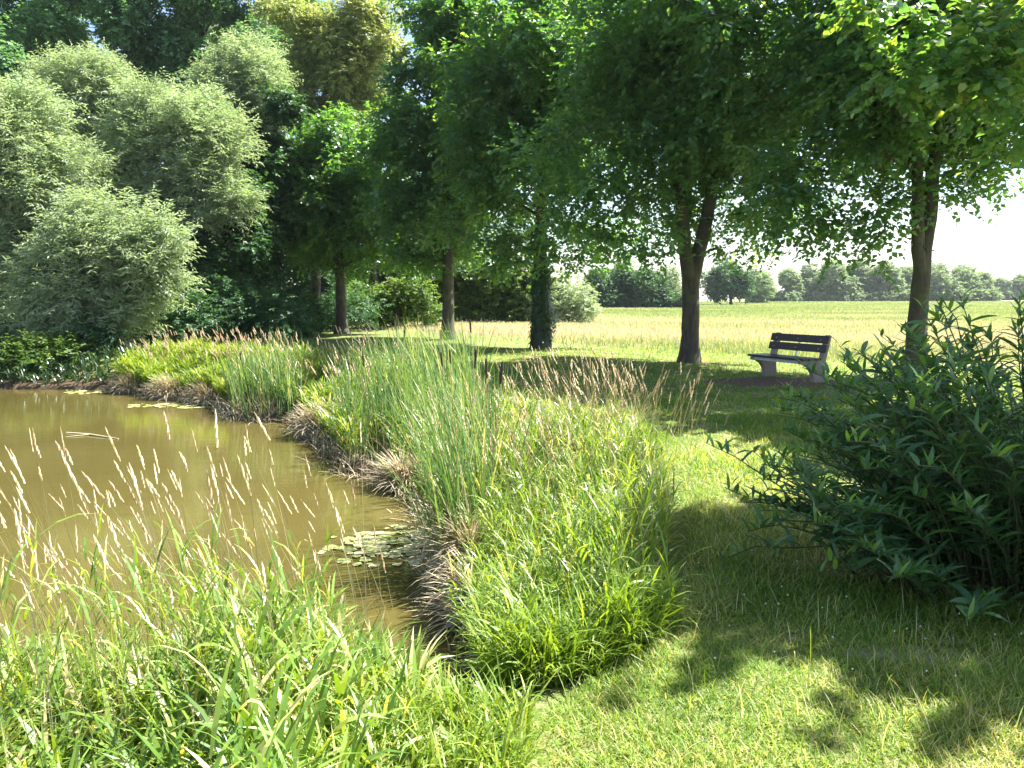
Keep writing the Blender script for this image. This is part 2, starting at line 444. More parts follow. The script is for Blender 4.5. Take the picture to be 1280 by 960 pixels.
# ------------------------------------------------------------------ trees
def foliage(g, clumps, n, r, llen, lwid, droop=.35, spray=9, slen=.45, up=.2, broad=False, shell=.55, rshift=0.0):
    """clumps: (M,6) centre + radii. sprays of leaves along short twigs; returns twig starts / ends"""
    clumps = np.asarray(clumps, float); vol = (clumps[:, 3] * clumps[:, 4] * clumps[:, 5]) ** (2 / 3.)
    ns = max(1, n // spray); ci = r.choice(len(clumps), ns, p=vol / vol.sum()); c = clumps[ci]
    d = unit(r.normal(size=(ns, 3))); rad = r.random(ns) ** shell
    # uneven surface
    rad = rad * (1 + .22 * np.sin(5 * d[:, 0] + ci) * np.sin(4 * d[:, 1] + 2 * ci) + .12 * r.normal(size=ns))
    p = c[:, :3] + d * c[:, 3:6] * rad[:, None]
    tw = unit(d + r.normal(size=(ns, 3)) * .55 + np.array([0, 0, up])); tw[:, 2] -= droop * r.random(ns); tw = unit(tw)
    L = slen * r.uniform(.6, 1.2, ns); crnd = r.random(ns)
    t = (np.arange(spray) + .5) / spray
    pos = p[:, None] + tw[:, None] * (L[:, None] * t[None])[:, :, None]
    pos[:, :, 2] -= (L[:, None] * t[None] ** 2) * droop * .5
    sidev = unit(np.cross(tw, np.array([0, 0, 1.0]))); sgn = np.where(np.arange(spray) % 2 == 0, 1, -1)
    ax = tw[:, None] * .6 + sidev[:, None] * sgn[None, :, None] * .9 + r.normal(size=(ns, spray, 3)) * .3
    ax[:, :, 2] -= droop * 1.1
    nr = np.array([0, 0, 1.0]) + r.normal(size=(ns, spray, 3)) * .45 + d[:, None] * .5
    N = ns * spray
    rn = np.clip(.65 * crnd[:, None] + .35 * r.random((ns, spray)) + rshift, 0, 1)
    v, f, q = leaves(pos.reshape(N, 3), ax.reshape(N, 3), nr.reshape(N, 3), llen * r.uniform(.65, 1.25, N), lwid * r.uniform(.7, 1.2, N), rn.ravel(), broad=broad)
    g.add(v, f, q)
    return p, p + tw * L[:, None], c[:, :3]


def limb_path(a, b, r, sag=.12, n=7):
    a = np.asarray(a, float); b = np.asarray(b, float); L = np.linalg.norm(b - a)
    m = (a + b) / 2 + np.array([0, 0, sag * L]) + r.normal(size=3) * L * .07
    t = np.linspace(0, 1, n)[:, None]; p = (1 - t) ** 2 * a + 2 * t * (1 - t) * m + t * t * b
    p[1:-1] += r.normal(size=(n - 2, 3)) * L * .012; return p


def tree(name, label, cat, base, clumps, nleaf, leafm, seed, lumps=0, keep=.6, trunk_r=.22, trunk_h=2.4, top=None, bark='bark', llen=.09, lwid=.075, group=None,
         stems=None, limbs=30, broad=False, ntwig=300, lean=(0, 0), sides=12, ivy=False, **kw):
    r = rng(seed); base = np.asarray(base, float); clumps = np.asarray(clumps, float)
    root = empty(name, base); tag(root, label, cat, group)
    if lumps: clumps = sub(clumps, lumps, .36, seed, keep)
    cg = Geo(); s0, s1, cc = foliage(cg, clumps, nleaf, r, llen, lwid, broad=broad, **kw)
    cg.build('crown', M[leafm], root, base)
    tg = Geo(); ctr = clumps[:, :3].mean(0)
    topz = (top if top is not None else ctr[2] + .25 * (clumps[:, 2].max() - ctr[2])) - base[2]
    axes = []
    for (ox, oy, rr, lx, ly, h0) in (stems or [(0, 0, 1, 0, 0, 0)]):
        n = 12; t = np.linspace(0, 1, n)
        tx = ctr[0] - base[0]; ty = ctr[1] - base[1]
        pz = -.15 + t * (topz + .15); bl = np.clip((pz - trunk_h * .5) / max(.1, topz - trunk_h * .5), 0, 1) ** 1.5
        h0 = h0 or .1; fk = np.clip((pz - h0) / .5, 0, 1); pp = np.stack([ox * fk + lx * bl + tx * bl * .8 + lean[0] * pz / topz, oy * fk + ly * bl + ty * bl * .8 + lean[1] * pz / topz, pz], 1)
        pp[2:, :2] += r.normal(size=(n - 2, 2)) * trunk_r * .12
        flare = 1 + .55 * np.exp(-np.clip(pz, 0, 9) / .22)
        rad = trunk_r * rr * flare * (1 - .75 * t ** 1.3)
        # denser rings
        tt = np.linspace(0, 1, 40); pp2 = np.stack([np.interp(tt, t, pp[:, k]) for k in range(3)], 1); rad2 = np.interp(tt, t, rad)
        tube(tg, pp2, rad2, sides, r, .045); axes.append((pp2, rad2))
    big = np.argsort(-clumps[:, 3])[:limbs]
    for k in big:
        pp2, rad2 = axes[r.integers(len(axes))]
        tgt = clumps[k, :3] - base
        zz = np.clip(min(tgt[2] - .2 * np.hypot(*tgt[:2]) - .3, topz * .9), trunk_h * .85, None)
        i = int(np.argmin(abs(pp2[:, 2] - zz))); a = pp2[i]; L = np.linalg.norm(tgt - a)
        if L < .2: continue
        r0 = min(rad2[i] * .55, .018 * L + .02) ; path = limb_path(a, tgt, r, .05 if tgt[2] > a[2] else .16)
        tube(tg, path, np.linspace(r0, r0 * .25, len(path)), 6)
    if ntwig:
        for k in r.choice(len(s0), min(ntwig, len(s0)), replace=False):
            a = cc[k] * .35 + s0[k] * .65 if True else s0[k]
            path = np.array([cc[k] * .6 + s0[k] * .4, s0[k] + (0, 0, .03), s1[k]]) - base
            tube(tg, path, [.012, .008, .004], 3)
    tg.build('trunk', M[bark], root, smooth=True)
    if ivy:
        ig = Geo(); n = 2600; z = r.random(n) ** .8 * 2.5; a = r.uniform(0, 6.283, n); bulge = 1 + .4 * np.sin(a * 2 + z * 3)
        rad = trunk_r * (1 - .1 * z) + .10 * bulge * r.random(n) + .25 * np.exp(-((z - .9) / .35) ** 2) * (np.cos(a) > .2) * r.random(n)
        pos = np.stack([rad * np.cos(a), rad * np.sin(a), z], 1); ax = np.stack([np.cos(a) * .4, np.sin(a) * .4, -np.ones(n)], 1) + r.normal(size=(n, 3)) * .3
        nr = np.stack([np.cos(a), np.sin(a), np.full(n, .3)], 1); ig.add(*leaves(pos, ax, nr, r.uniform(.06, .11, n), .08, r.random(n), broad=True))
        ig.build('ivy', M['ivy'], root)
    return root


def auto_clumps(c, rad, n, r, rmin, rmax, flat=.75, bottom=None, fill=.5):
    """clumps on and inside an ellipsoid"""
    d = unit(r.normal(size=(n, 3))); k = r.random(n) ** fill * .82
    p = np.asarray(c) + d * np.asarray(rad) * k[:, None]; rr = r.uniform(rmin, rmax, n)
    if bottom is not None: p[:, 2] = np.maximum(p[:, 2], bottom + rr * flat * .7)
    return np.stack([p[:, 0], p[:, 1], p[:, 2], rr, rr, rr * flat], 1)


def pclumps(lst, d, r=None, jit=.0, depth=1.0):
    out = []
    for (px, py, rx, ry, *o) in lst:
        dd = d + (o[0] if o else 0); c = D(px, py, dd); out.append((c[0], c[1], c[2], rx / F * dd, rx / F * dd * depth, ry / F * dd))
    return out


def sub(cl, k, f, seed, keep=.6):
    """break each big clump into lumps of several sizes so that the outline is uneven"""
    r = rng(seed); cl = np.asarray(cl, float); out = [cl * np.array([1, 1, 1, keep, keep, keep])] if keep else []
    for c in cl:
        d = unit(r.normal(size=(k, 3))); d[:, 2] = d[:, 2] * .8 + .1; q = r.uniform(.5, 1.0, k)
        p = c[:3] + d * c[3:6] * q[:, None]; s = f * r.uniform(.55, 1.35, k)
        out.append(np.concatenate([p, c[3:6] * s[:, None]], 1))
    return np.concatenate(out)


def gbase(px, d):
    x = (px - 640) / F * d / 1.0; return np.array((x, d, float(gz(np.array([x]), np.array([d]))[0]) - .02))


ROW = 'lime trees in a row along the meadow'
# (px, d, crown radius, crown bottom z, crown top z, trunk radius, leaves)
def lime(px, d, rad, zb, zt, tr, n, seed, label, dx=0, extra=None, cut=None, **kw):
    r = rng(seed); b = gbase(px, d); c = (b[0] + dx, b[1], (zb + zt) / 2)
    cl = auto_clumps(c, (rad, rad, (zt - zb) / 2), 90, r, rad * .2, rad * .36, .7, zb)
    cl[:, 2] = np.maximum(cl[:, 2], zb + .3)
    if extra is not None: cl = np.concatenate([cl, np.array(extra)])
    return tree('lime_tree', label, 'tree', b, cl, n, 'lime', seed, trunk_r=tr, trunk_h=zb + .2, group=ROW, limbs=38, broad=False, lumps=3, keep=.5, slen=.6, shell=.42, **kw)


lime(862, 18.6, 3.9, 2.3, 12, .245, 84000, 1, 'lime tree with thick straight trunk just left of the bench', stems=[(-.13, 0, .82, -.7, 0, 2.25), (.16, .03, .86, .8, .2, 2.25)], llen=.13, lwid=.11,
     extra=pclumps([(760, 300, 45, 22), (800, 318, 38, 16, -1), (735, 280, 50, 30), (930, 285, 38, 22), (905, 312, 22, 10, -1), (960, 270, 40, 25, -1), (720, 240, 55, 45), (990, 240, 50, 40), (960, 180, 60, 60), (770, 250, 60, 40), (700, 180, 60, 60), (830, 290, 40, 20, -1.5), (940, 310, 30, 10, -1)], 18.6))
lime(1145, 14.8, 3.2, 3.0, 10.8, .185, 76000, 2, 'lime tree with a forked trunk right of the bench, behind the willow shrub', llen=.13, lwid=.11,
     stems=[(-.10, 0, .8, -.35, 0, 2.15), (.10, .03, 1.02, .35, .3, 2.15)], lean=(.12, 0),
     extra=pclumps([(1010, 270, 50, 22), (1060, 292, 40, 16), (1085, 312, 22, 9), (980, 250, 45, 28), (1215, 215, 40, 22), (1250, 228, 26, 12), (1190, 190, 60, 30), (1010, 300, 25, 10), (960, 200, 50, 50), (1010, 230, 60, 40), (1050, 300, 26, 10, -1), (980, 296, 26, 12), (1090, 260, 50, 26), (1085, 325, 22, 7, -1), (1125, 255, 36, 24), (1180, 245, 34, 14), (1120, 285, 24, 10), (1155, 235, 40, 20)], 14.8))
lime(676, 24.2, 3.5, 1.75, 13.5, .26, 66000, 3, 'lime tree whose trunk is wrapped in ivy, middle of the row', ivy=True, llen=.15, lwid=.125, ntwig=200,
     extra=pclumps([(600, 300, 40, 22), (640, 320, 36, 16), (740, 300, 40, 24), (700, 325, 30, 14), (560, 290, 30, 25), (780, 290, 30, 20), (620, 240, 60, 50), (660, 160, 60, 60), (690, 290, 60, 30), (620, 335, 24, 10), (735, 330, 26, 12), (770, 310, 26, 14)], 24.2))
lime(560, 29.0, 3.3, 1.9, 13.5, .23, 66000, 4, 'lime tree with bare slim trunk left of the ivy covered one', llen=.17, lwid=.14, ntwig=150,
     extra=pclumps([(500, 310, 40, 26), (540, 325, 36, 16), (600, 318, 30, 16), (490, 270, 40, 40)], 29))
lime(427, 33.0, 3.5, 1.6, 9.8, .25, 64000, 5, 'lime tree at the far shaded end of the row behind the reeds', llen=.17, lwid=.14, ntwig=100,
     extra=pclumps([(380, 320, 40, 30), (450, 330, 40, 20), (350, 280, 45, 45)], 33))
# nearest tree of the row, trunk outside the picture, its crown hangs in at the upper right
b = np.array((8.9, 8.2, 0.0)); r = rng(6)
cl = np.concatenate([auto_clumps((9.7, 10.6, 7.4), (2.4, 2.2, 2.4), 40, r, .6, .9, .7, 4.3), auto_clumps((7.8, 6.5, 7.2), (2.4, 1.0, 1.3), 40, r, .5, .8, .6, 5.4), [(5.3, 4.35, 5.5, .5, .3, .3), (5.4, 5.5, 6.5, .75, .55, .4), (5.25, 6.2, 6.5, .7, .6, .4), (6.1, 5.5, 6.6, .7, .5, .4)],  # second crown part and loose clumps are unseen, added to shade lawn and shrub
                     pclumps([(1180, 60, 60, 26), (1250, 110, 50, 26), (1260, 30, 60, 40), (1100, 20, 50, 20), (1290, 160, 40, 26), (1215, 90, 40, 18), (1140, 100, 40, 16)], 10.8)])
tree('lime_tree', 'lime tree overhanging the top right corner with large sunlit leaves', 'tree', b, cl, 80000, 'lime', 6, trunk_r=.2, trunk_h=3, group=ROW, limbs=40, llen=.13, lwid=.11, broad=True, rshift=.1)

# pale willows on the far left bank
WG = 'pale willows on the far bank'
WK = dict(llen=.17, lwid=.04, droop=.3, spray=12, slen=.75, up=.55, shell=.5, bark='bark_pale', lumps=14)
tree('willow_tree', 'silvery willow with a broad round crown leaning over the water', 'tree', gbase(120, 21.5),
     pclumps([(140, 300, 62, 50), (165, 340, 50, 50), (110, 350, 55, 55), (80, 395, 45, 40), (110, 270, 36, 24), (185, 310, 36, 36, -.5), (200, 350, 26, 30), (90, 320, 40, 36), (60, 350, 30, 40), (120, 410, 50, 36), (150, 390, 40, 36)], 21.5),
     70000, 'willow', 11, trunk_r=.16, trunk_h=1.2, group=WG, limbs=8, ntwig=80, **WK)
tree('willow_tree', 'tallest silvery willow at the left edge of the pond', 'tree', gbase(20, 24),
     pclumps([(15, 170, 60, 45), (50, 240, 60, 36), (15, 250, 50, 45), (-40, 220, 60, 80), (10, 320, 50, 40), (30, 380, 50, 50), (-30, 330, 60, 60), (0, 420, 55, 40), (75, 245, 36, 28), (90, 210, 36, 26), (50, 195, 40, 26), (-10, 130, 45, 30), (40, 130, 34, 20), (80, 290, 40, 30), (60, 360, 50, 40)], 24),
     90000, 'willow', 12, trunk_r=.22, trunk_h=1.6, group=WG, limbs=9, ntwig=80, **WK)
tree('willow_tree', 'silvery willow rising between the tall poplars and the dark alders', 'tree', gbase(215, 27),
     pclumps([(215, 155, 66, 42), (180, 190, 40, 40), (255, 180, 46, 40), (225, 230, 55, 36), (195, 250, 40, 24), (270, 225, 30, 40), (165, 170, 28, 28), (140, 210, 36, 26), (150, 250, 40, 26), (240, 275, 44, 24), (290, 250, 30, 26), (200, 290, 36, 22), (190, 130, 30, 22), (250, 140, 36, 22)], 27),
     80000, 'willow', 13, trunk_r=.2, trunk_h=2, group=WG, limbs=7, ntwig=80, **WK)
tree('willow_tree', 'small round topped willow at the back left of the high poplars', 'tree', gbase(100, 30),
     pclumps([(100, 112, 48, 30), (140, 128, 34, 26), (75, 135, 30, 26), (110, 170, 40, 16), (60, 165, 36, 20), (130, 95, 26, 18)], 30), 50000, 'willow', 14, trunk_r=.2, trunk_h=2, group=WG, limbs=4, ntwig=60, **WK)
tree('willow_tree', 'silvery willow crown below the yellowish tree top', 'tree', gbase(300, 31),
     pclumps([(305, 92, 42, 30), (290, 120, 40, 26), (325, 120, 28, 32), (285, 160, 30, 40), (320, 165, 30, 30), (275, 110, 26, 26), (310, 70, 26, 18)], 31), 50000, 'willow', 15, trunk_r=.2, trunk_h=2, group=WG, limbs=4, ntwig=60, **WK)
# yellowish tree
tree('maple_tree', 'yellow flowering crown rising above the dark alders', 'tree', gbase(395, 36),
     pclumps([(415, 45, 62, 50), (385, 85, 40, 40), (440, 80, 46, 50), (400, 130, 40, 40), (440, 20, 50, 40), (470, 60, 35, 40), (420, 200, 40, 60), (360, 130, 30, 40), (375, 20, 40, 30), (445, 130, 36, 34)], 36), 85000, 'lime_yellow', 16,
     trunk_r=.25, trunk_h=3, limbs=6, ntwig=60, llen=.13, lwid=.10, bark='bark_dark', lumps=8)
# tall poplars behind
for i, (px, d, top, w, lab) in enumerate([(-20, 40, -60, 95, 'tall poplar at the far left edge behind the pale willows'), (75, 42, -90, 85, 'tall poplar behind the left willow crowns, sky showing through'),
                                          (170, 40, -70, 80, 'tall dark poplar standing above the broad round willow'), (260, 42, -80, 85, 'tall poplar left of the yellow flowering tree'),
                                          (345, 46, -60, 80, 'tall poplar rising behind the yellow flowering tree')]):
    r = rng(20 + i); lo = 150
    cl = [(px + r.normal() * w * .38, y, w * r.uniform(.3, .5), w * r.uniform(.28, .42), r.normal() * 1.2) for y in np.linspace(top, lo, 16)]
    tree('poplar_tree', lab, 'tree', gbase(px, d), pclumps(cl, d), 42000, 'poplar', 20 + i, trunk_r=.3, trunk_h=4, group='tall poplars behind the pond', limbs=12, ntwig=80, llen=.2, lwid=.16, bark='bark_dark', spray=8, slen=.7, lumps=4)
# dark alders behind the far bank
for i, (px, d, top, bot, w, lab) in enumerate([(150, 31, 240, 430, 60, 'dark alder behind the broad round willow'), (235, 27.5, 265, 430, 50, 'dark alder directly behind the sunny reed bank'),
                                               (300, 29, 190, 430, 55, 'dark alder with its crown below the silvery willow'), (350, 31, 130, 420, 60, 'tall dark alder under the yellow flowering tree'),
                                               (40, 32, 170, 440, 60, 'dark alder hidden behind the left willows'), (470, 44, 90, 400, 90, 'dark alder behind the row of limes, left of the slim trunk'),
                                               (600, 52, 150, 340, 90, 'dark alder far behind the slim lime trunk'), (390, 40, 200, 420, 70, 'dark alder behind the far shaded lime')]):
    r = rng(40 + i)
    cl = [(px + r.normal() * w * .42, y, w * r.uniform(.4, .6), w * r.uniform(.35, .5), r.normal() * 1.0) for y in np.linspace(top, bot - 10, 15)]
    tree('alder_tree', lab, 'tree', gbase(px, d), pclumps(cl, d), 34000, 'alder', 40 + i, trunk_r=.18, trunk_h=1.5, group='dark alders behind the pond', limbs=9, ntwig=60, llen=.17, lwid=.13, bark='bark_dark', spray=8, lumps=4)


def bush(name, label, px, d, cl, n, leafm, seed, llen, lwid, group=None, cat='bush', **kw):
    r = rng(seed); b = gbase(px, d)
    root = empty(name, b); tag(root, label, cat, group); cg = Geo(); cls = np.array(pclumps(cl, d)); foliage(cg, cls, n, r, llen, lwid, **kw)
    cg.build('foliage', M[leafm], root, b); tg = Geo()
    for c in cls:
        for k in range(2):
            tube(tg, limb_path(np.array([r.normal() * .1, r.normal() * .1, -.05]), c[:3] - b, r, .02, 6), np.linspace(.035, .01, 6), 5)
    tg.build('stem', M['bark_dark'], root, smooth=True); return root


bush('elder_bush', 'dark tall bush closing the gap behind the two far lime trunks', 460, 46, [(440, 345, 40, 34), (480, 335, 40, 34), (415, 370, 36, 30), (455, 380, 50, 26), (520, 340, 36, 34), (550, 330, 30, 30)], 22000, 'alder', 65, .18, .14)
bush('hazel_bush', 'yellow green sunlit bush left of the slim lime trunk', 497, 39, [(455, 380, 30, 24), (520, 365, 24, 22), (540, 388, 22, 16), (490, 375, 28, 20), (510, 385, 20, 18), (480, 395, 20, 16), (500, 360, 20, 14), (470, 380, 18, 20)], 14000, 'bush', 61, .13, .11)
bush('maple_bush', 'large leafed sunlit bush between the slim and the ivy covered trunks', 610, 47, [(560, 365, 30, 24), (540, 385, 30, 18), (660, 372, 34, 26), (690, 365, 30, 24), (620, 345, 40, 20), (580, 345, 34, 18), (590, 375, 30, 26), (620, 365, 34, 26), (650, 378, 30, 24), (600, 392, 40, 12), (640, 392, 40, 12), (570, 385, 20, 18), (660, 350, 24, 20)], 30000, 'bush', 62, .22, .19)
bush('sallow_bush', 'pale rounded bush right of the ivy covered trunk', 718, 46, [(722, 372, 24, 20), (712, 388, 30, 14), (695, 375, 22, 20), (738, 385, 12, 12), (680, 385, 25, 18)], 14000, 'willow', 63, .16, .07)
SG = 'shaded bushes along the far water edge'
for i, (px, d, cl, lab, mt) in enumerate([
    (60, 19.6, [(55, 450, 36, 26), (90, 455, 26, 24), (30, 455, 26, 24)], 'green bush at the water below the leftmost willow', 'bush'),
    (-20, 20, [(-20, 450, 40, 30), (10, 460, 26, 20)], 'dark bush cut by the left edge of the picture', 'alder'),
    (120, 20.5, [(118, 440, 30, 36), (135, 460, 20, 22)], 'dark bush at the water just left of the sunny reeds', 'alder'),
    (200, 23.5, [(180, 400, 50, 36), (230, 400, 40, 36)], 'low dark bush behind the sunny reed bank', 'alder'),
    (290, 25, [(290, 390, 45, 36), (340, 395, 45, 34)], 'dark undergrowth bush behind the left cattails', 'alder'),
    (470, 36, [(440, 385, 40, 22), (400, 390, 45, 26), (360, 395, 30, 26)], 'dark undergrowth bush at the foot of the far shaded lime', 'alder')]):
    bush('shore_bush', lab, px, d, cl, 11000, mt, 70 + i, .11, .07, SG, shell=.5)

def plainmat(name, col, rough=.8, ns=6, var=.25, bump=0.0, metal=0.0, scl=None):
    m, nt, b, out = mat_new(name); tc = nt.nodes.new('ShaderNodeTexCoord'); n = noise(nt, ns, 6, .65, tc.outputs['Object'], scl)
    c = ramp(nt, n, [(.25, tuple(v * (1 - var) for v in col)), (.75, tuple(min(1, v * (1 + var)) for v in col))]); nt.links.new(c, b.inputs['Base Color'])
    b.inputs['Roughness'].default_value = rough; b.inputs['Metallic'].default_value = metal
    if bump:
        bp = nt.nodes.new('ShaderNodeBump'); bp.inputs['Strength'].default_value = bump; bp.inputs['Distance'].default_value = .01
        nt.links.new(n, bp.inputs['Height']); nt.links.new(bp.outputs[0], b.inputs['Normal'])
    return m


def box(g, lo, hi):
    x0, y0, z0 = lo; x1, y1, z1 = hi
    v = [(x0, y0, z0), (x1, y0, z0), (x1, y1, z0), (x0, y1, z0), (x0, y0, z1), (x1, y0, z1), (x1, y1, z1), (x0, y1, z1)]
    g.add(v, [(0, 3, 2), (0, 2, 1), (4, 5, 6), (4, 6, 7), (0, 1, 5), (0, 5, 4), (1, 2, 6), (1, 6, 5), (2, 3, 7), (2, 7, 6), (3, 0, 4), (3, 4, 7)])


# ------------------------------------------------------------------ far trees round the meadow
FG = 'trees along the far side of the meadow'
far = [(748, 112, 338, 386, 26, 'alder', 'dark tree at the left end of the far hedge'), (778, 114, 330, 386, 28, 'alder', 'dark far tree between the ivy trunk and the thick trunk, left one'),
       (808, 112, 336, 386, 26, 'alder', 'dark far tree second from the thick lime trunk'), (838, 116, 326, 385, 26, 'far_willow', 'greyish far tree just left of the thick lime trunk'),
       (912, 150, 320, 381, 40, 'alder', 'dark round far tree just right of the thick lime trunk'), (948, 190, 332, 379, 22, 'far_willow', 'small pale far tree next to the dark round one'),
       (985, 240, 336, 378, 24, 'far_willow', 'low pale tree in the far line above the bench'), (1012, 245, 330, 378, 24, 'far_willow', 'pale rounded far tree above the right end of the bench'),
       (1042, 240, 322, 378, 28, 'far_willow', 'tallest pale tree in the far line, left of the forked trunk'), (1074, 245, 324, 378, 28, 'far_willow', 'wide pale far tree second left of the forked trunk'),
       (1106, 240, 326, 378, 26, 'far_willow', 'pale far tree just left of the forked trunk'), (1135, 250, 328, 378, 24, 'far_willow', 'pale far tree right behind the forked trunk'),
       (1170, 240, 326, 377, 26, 'far_willow', 'pale far tree just right of the forked trunk'), (1205, 250, 328, 377, 28, 'far_willow', 'broad rounded tree ending the far line at the right'),
       (1228, 255, 338, 376, 16, 'far_willow', 'small tree at the right end of the far line'), (1252, 340, 346, 374, 16, 'far_willow', 'little distant tree near the right edge of the picture'),
       (1278, 340, 343, 374, 20, 'far_willow', 'distant rounded tree cut by the right edge of the picture'), (1310, 340, 345, 374, 20, 'far_willow', 'distant tree beyond the right edge')]
for i, (px, d, top, bot, w, mt, lab) in enumerate(far):
    r = rng(100 + i); s = w / 26.
    h = bot - top; cl = []
    for k in range(16):
        t = r.random(); ww = w * (1 - .75 * max(0, t - .45) / .55) ; rr = h * r.uniform(.16, .26)
        cl.append((px + r.uniform(-1, 1) * max(0, ww - rr * .6), bot - h * .12 - t * (h - rr - h * .12), rr, rr * .9, r.normal() * d * .01))
    tree('far_tree', lab, 'tree', gbase(px, d), pclumps(cl, d), 14000, mt, 100 + i, trunk_r=.3, trunk_h=1.2, group=FG, limbs=5, ntwig=0, llen=.0033 * d, lwid=.0022 * d, bark='bark_dark', spray=6, slen=1.0, shell=.4)
# low hedge of brush closing the foot of the far line
cgs = []
for i, (x0, x1, d, y0, mt) in enumerate([(740, 860, 110, 368, 'alder'), (955, 1130, 236, 364, 'far_willow'), (1130, 1245, 236, 362, 'far_willow'), (1240, 1330, 335, 364, 'far_willow')]):
    r = rng(140 + i); cl = [(px, y0 + 8, 11, 7) for px in np.arange(x0, x1, 9)]
    g = Geo(); foliage(g, np.array(pclumps(cl, d)), 12000, r, .004 * d, .0025 * d, shell=.5, spray=6)
    tag(g.build('hedge', M[mt]), ['dark brush under the far trees left of the thick trunk', 'pale brush at the foot of the far tree line above the bench', 'pale brush right of the forked trunk in the distance', 'distant brush at the right edge of the meadow'][i], 'hedge')

# slim pale post in the meadow
pb = P(846, 384)
g = Geo(); tube(g, [(0, 0, -.3), (0, 0, 1.2), (0.02, 0, 2.2)], [.09, .085, .08], 8); box(g, (-.22, -.03, 1.9), (.22, .03, 1.98))
po = g.build('field_post', plainmat('weathered_wood', (.42, .38, .32), .9, 9, .3)); po.location = (pb[0] * .9, pb[1] * .9, 0); tag(po, 'slim pale post standing at the far edge of the meadow', 'post')

# ------------------------------------------------------------------ bench
bench = empty('park_bench', (BX, BY, float(gz(np.array([BX]), np.array([BY]))[0])), R(-65)); tag(bench, 'concrete and dark timber park bench under the lime trees facing the pond', 'bench')
conc = plainmat('exposed_aggregate_concrete', (.27, .225, .195), .95, 60, .4, .5); plank = plainmat('dark_stained_plank', (.045, .028, .024), .45, 10, .35, .3, 0, (1, 14, 14)); steel = plainmat('zinc_steel', (.6, .6, .6), .35, 20, .15, 0, .9)
L2 = .72


def prism(g, prof, x0, x1):
    n = len(prof); v = [(x0, y, z) for y, z in prof] + [(x1, y, z) for y, z in prof]; f = []
    for i in range(n): j = (i + 1) % n; f += [(i, j, n + j), (i, n + j, n + i)]
    # profile is star shaped seen from its root point
    import mathutils
    tr = mathutils.geometry.tessellate_polygon([[Vector((0, y, z)) for y, z in prof]])
    for a, b_, c in tr: f += [(a, b_, c), (n + a, n + c, n + b_)]
    g.add(v, f)


prof = [(-.02, -.08), (.27, -.08), (.25, .12), (.235, .36), (.30, .60), (.365, .84), (.335, .86), (.29, .855), (.225, .66), (.165, .44), (-.02, .405), (-.34, .40), (-.345, .345), (-.24, .325), (-.13, .27), (-.06, .17), (-.03, .05)]
for s in (-1, 1):
    g = Geo(); xc = s * (L2 - .10); prism(g, prof, xc - .05, xc + .05); g.build('support', conc, bench)


def plank_mesh(lo, hi, rot=0, piv=(0, 0), bev=.008):
    bm = __import__('bmesh').new(); import bmesh
    bmesh.ops.create_cube(bm, size=1)
    for v in bm.verts:
        v.co = Vector(((lo[0] + hi[0]) / 2 + v.co.x * (hi[0] - lo[0]), (lo[1] + hi[1]) / 2 + v.co.y * (hi[1] - lo[1]), (lo[2] + hi[2]) / 2 + v.co.z * (hi[2] - lo[2])))
    bmesh.ops.bevel(bm, geom=bm.edges[:], offset=bev, segments=2, affect='EDGES')
    for v in bm.verts:
        y, z = v.co.y - piv[0], v.co.z - piv[1]
        v.co.y = piv[0] + y * math.cos(rot) - z * math.sin(rot); v.co.z = piv[1] + y * math.sin(rot) + z * math.cos(rot)
    me = bpy.data.meshes.new('plank'); bm.to_mesh(me); bm.free(); return me


def add_me(name, me, m, parent):
    me.materials.append(m); o = bpy.data.objects.new(name, me); COL.objects.link(o); o.parent = parent; return o


for k in range(3): add_me('seat_plank', plank_mesh((-L2, -.385 + k * .165, .409), (L2, -.235 + k * .165, .449)), plank, bench)
tilt = R(-16)
for z0 in (.535, .70):
    t_ = (z0 - .44) / .42; py_ = .165 + t_ * .125
    me = plank_mesh((-L2, py_ - .045, z0), (L2, py_ - .005, z0 + .145), tilt, (py_, z0)); pk = add_me('backrest_plank', me, plank, bench)
    for xx in (-.56, 0, .56):
        g = Geo(); zc = z0 + .07; yc = py_ - .045 + math.sin(-tilt) * .07 - .006
        tube(g, [(xx, yc + .02, zc), (xx, yc, zc), (xx, yc - .01, zc)], [.013, .013, .009], 8); g.build('bolt', steel, pk)
g = Geo(); box(g, (-L2 + .04, -.33, .345), (L2 - .15, -.29, .400)); g.build('cross_rail', plainmat('grey_rail', (.5, .5, .48), .6), bench)
g = Geo(); tube(g, [(0, .10, .40), (0, .17, .44), (0, .25, .66), (0, .30, .83)], [.02] * 4, 6); g.build('centre_bracket', steel, bench)
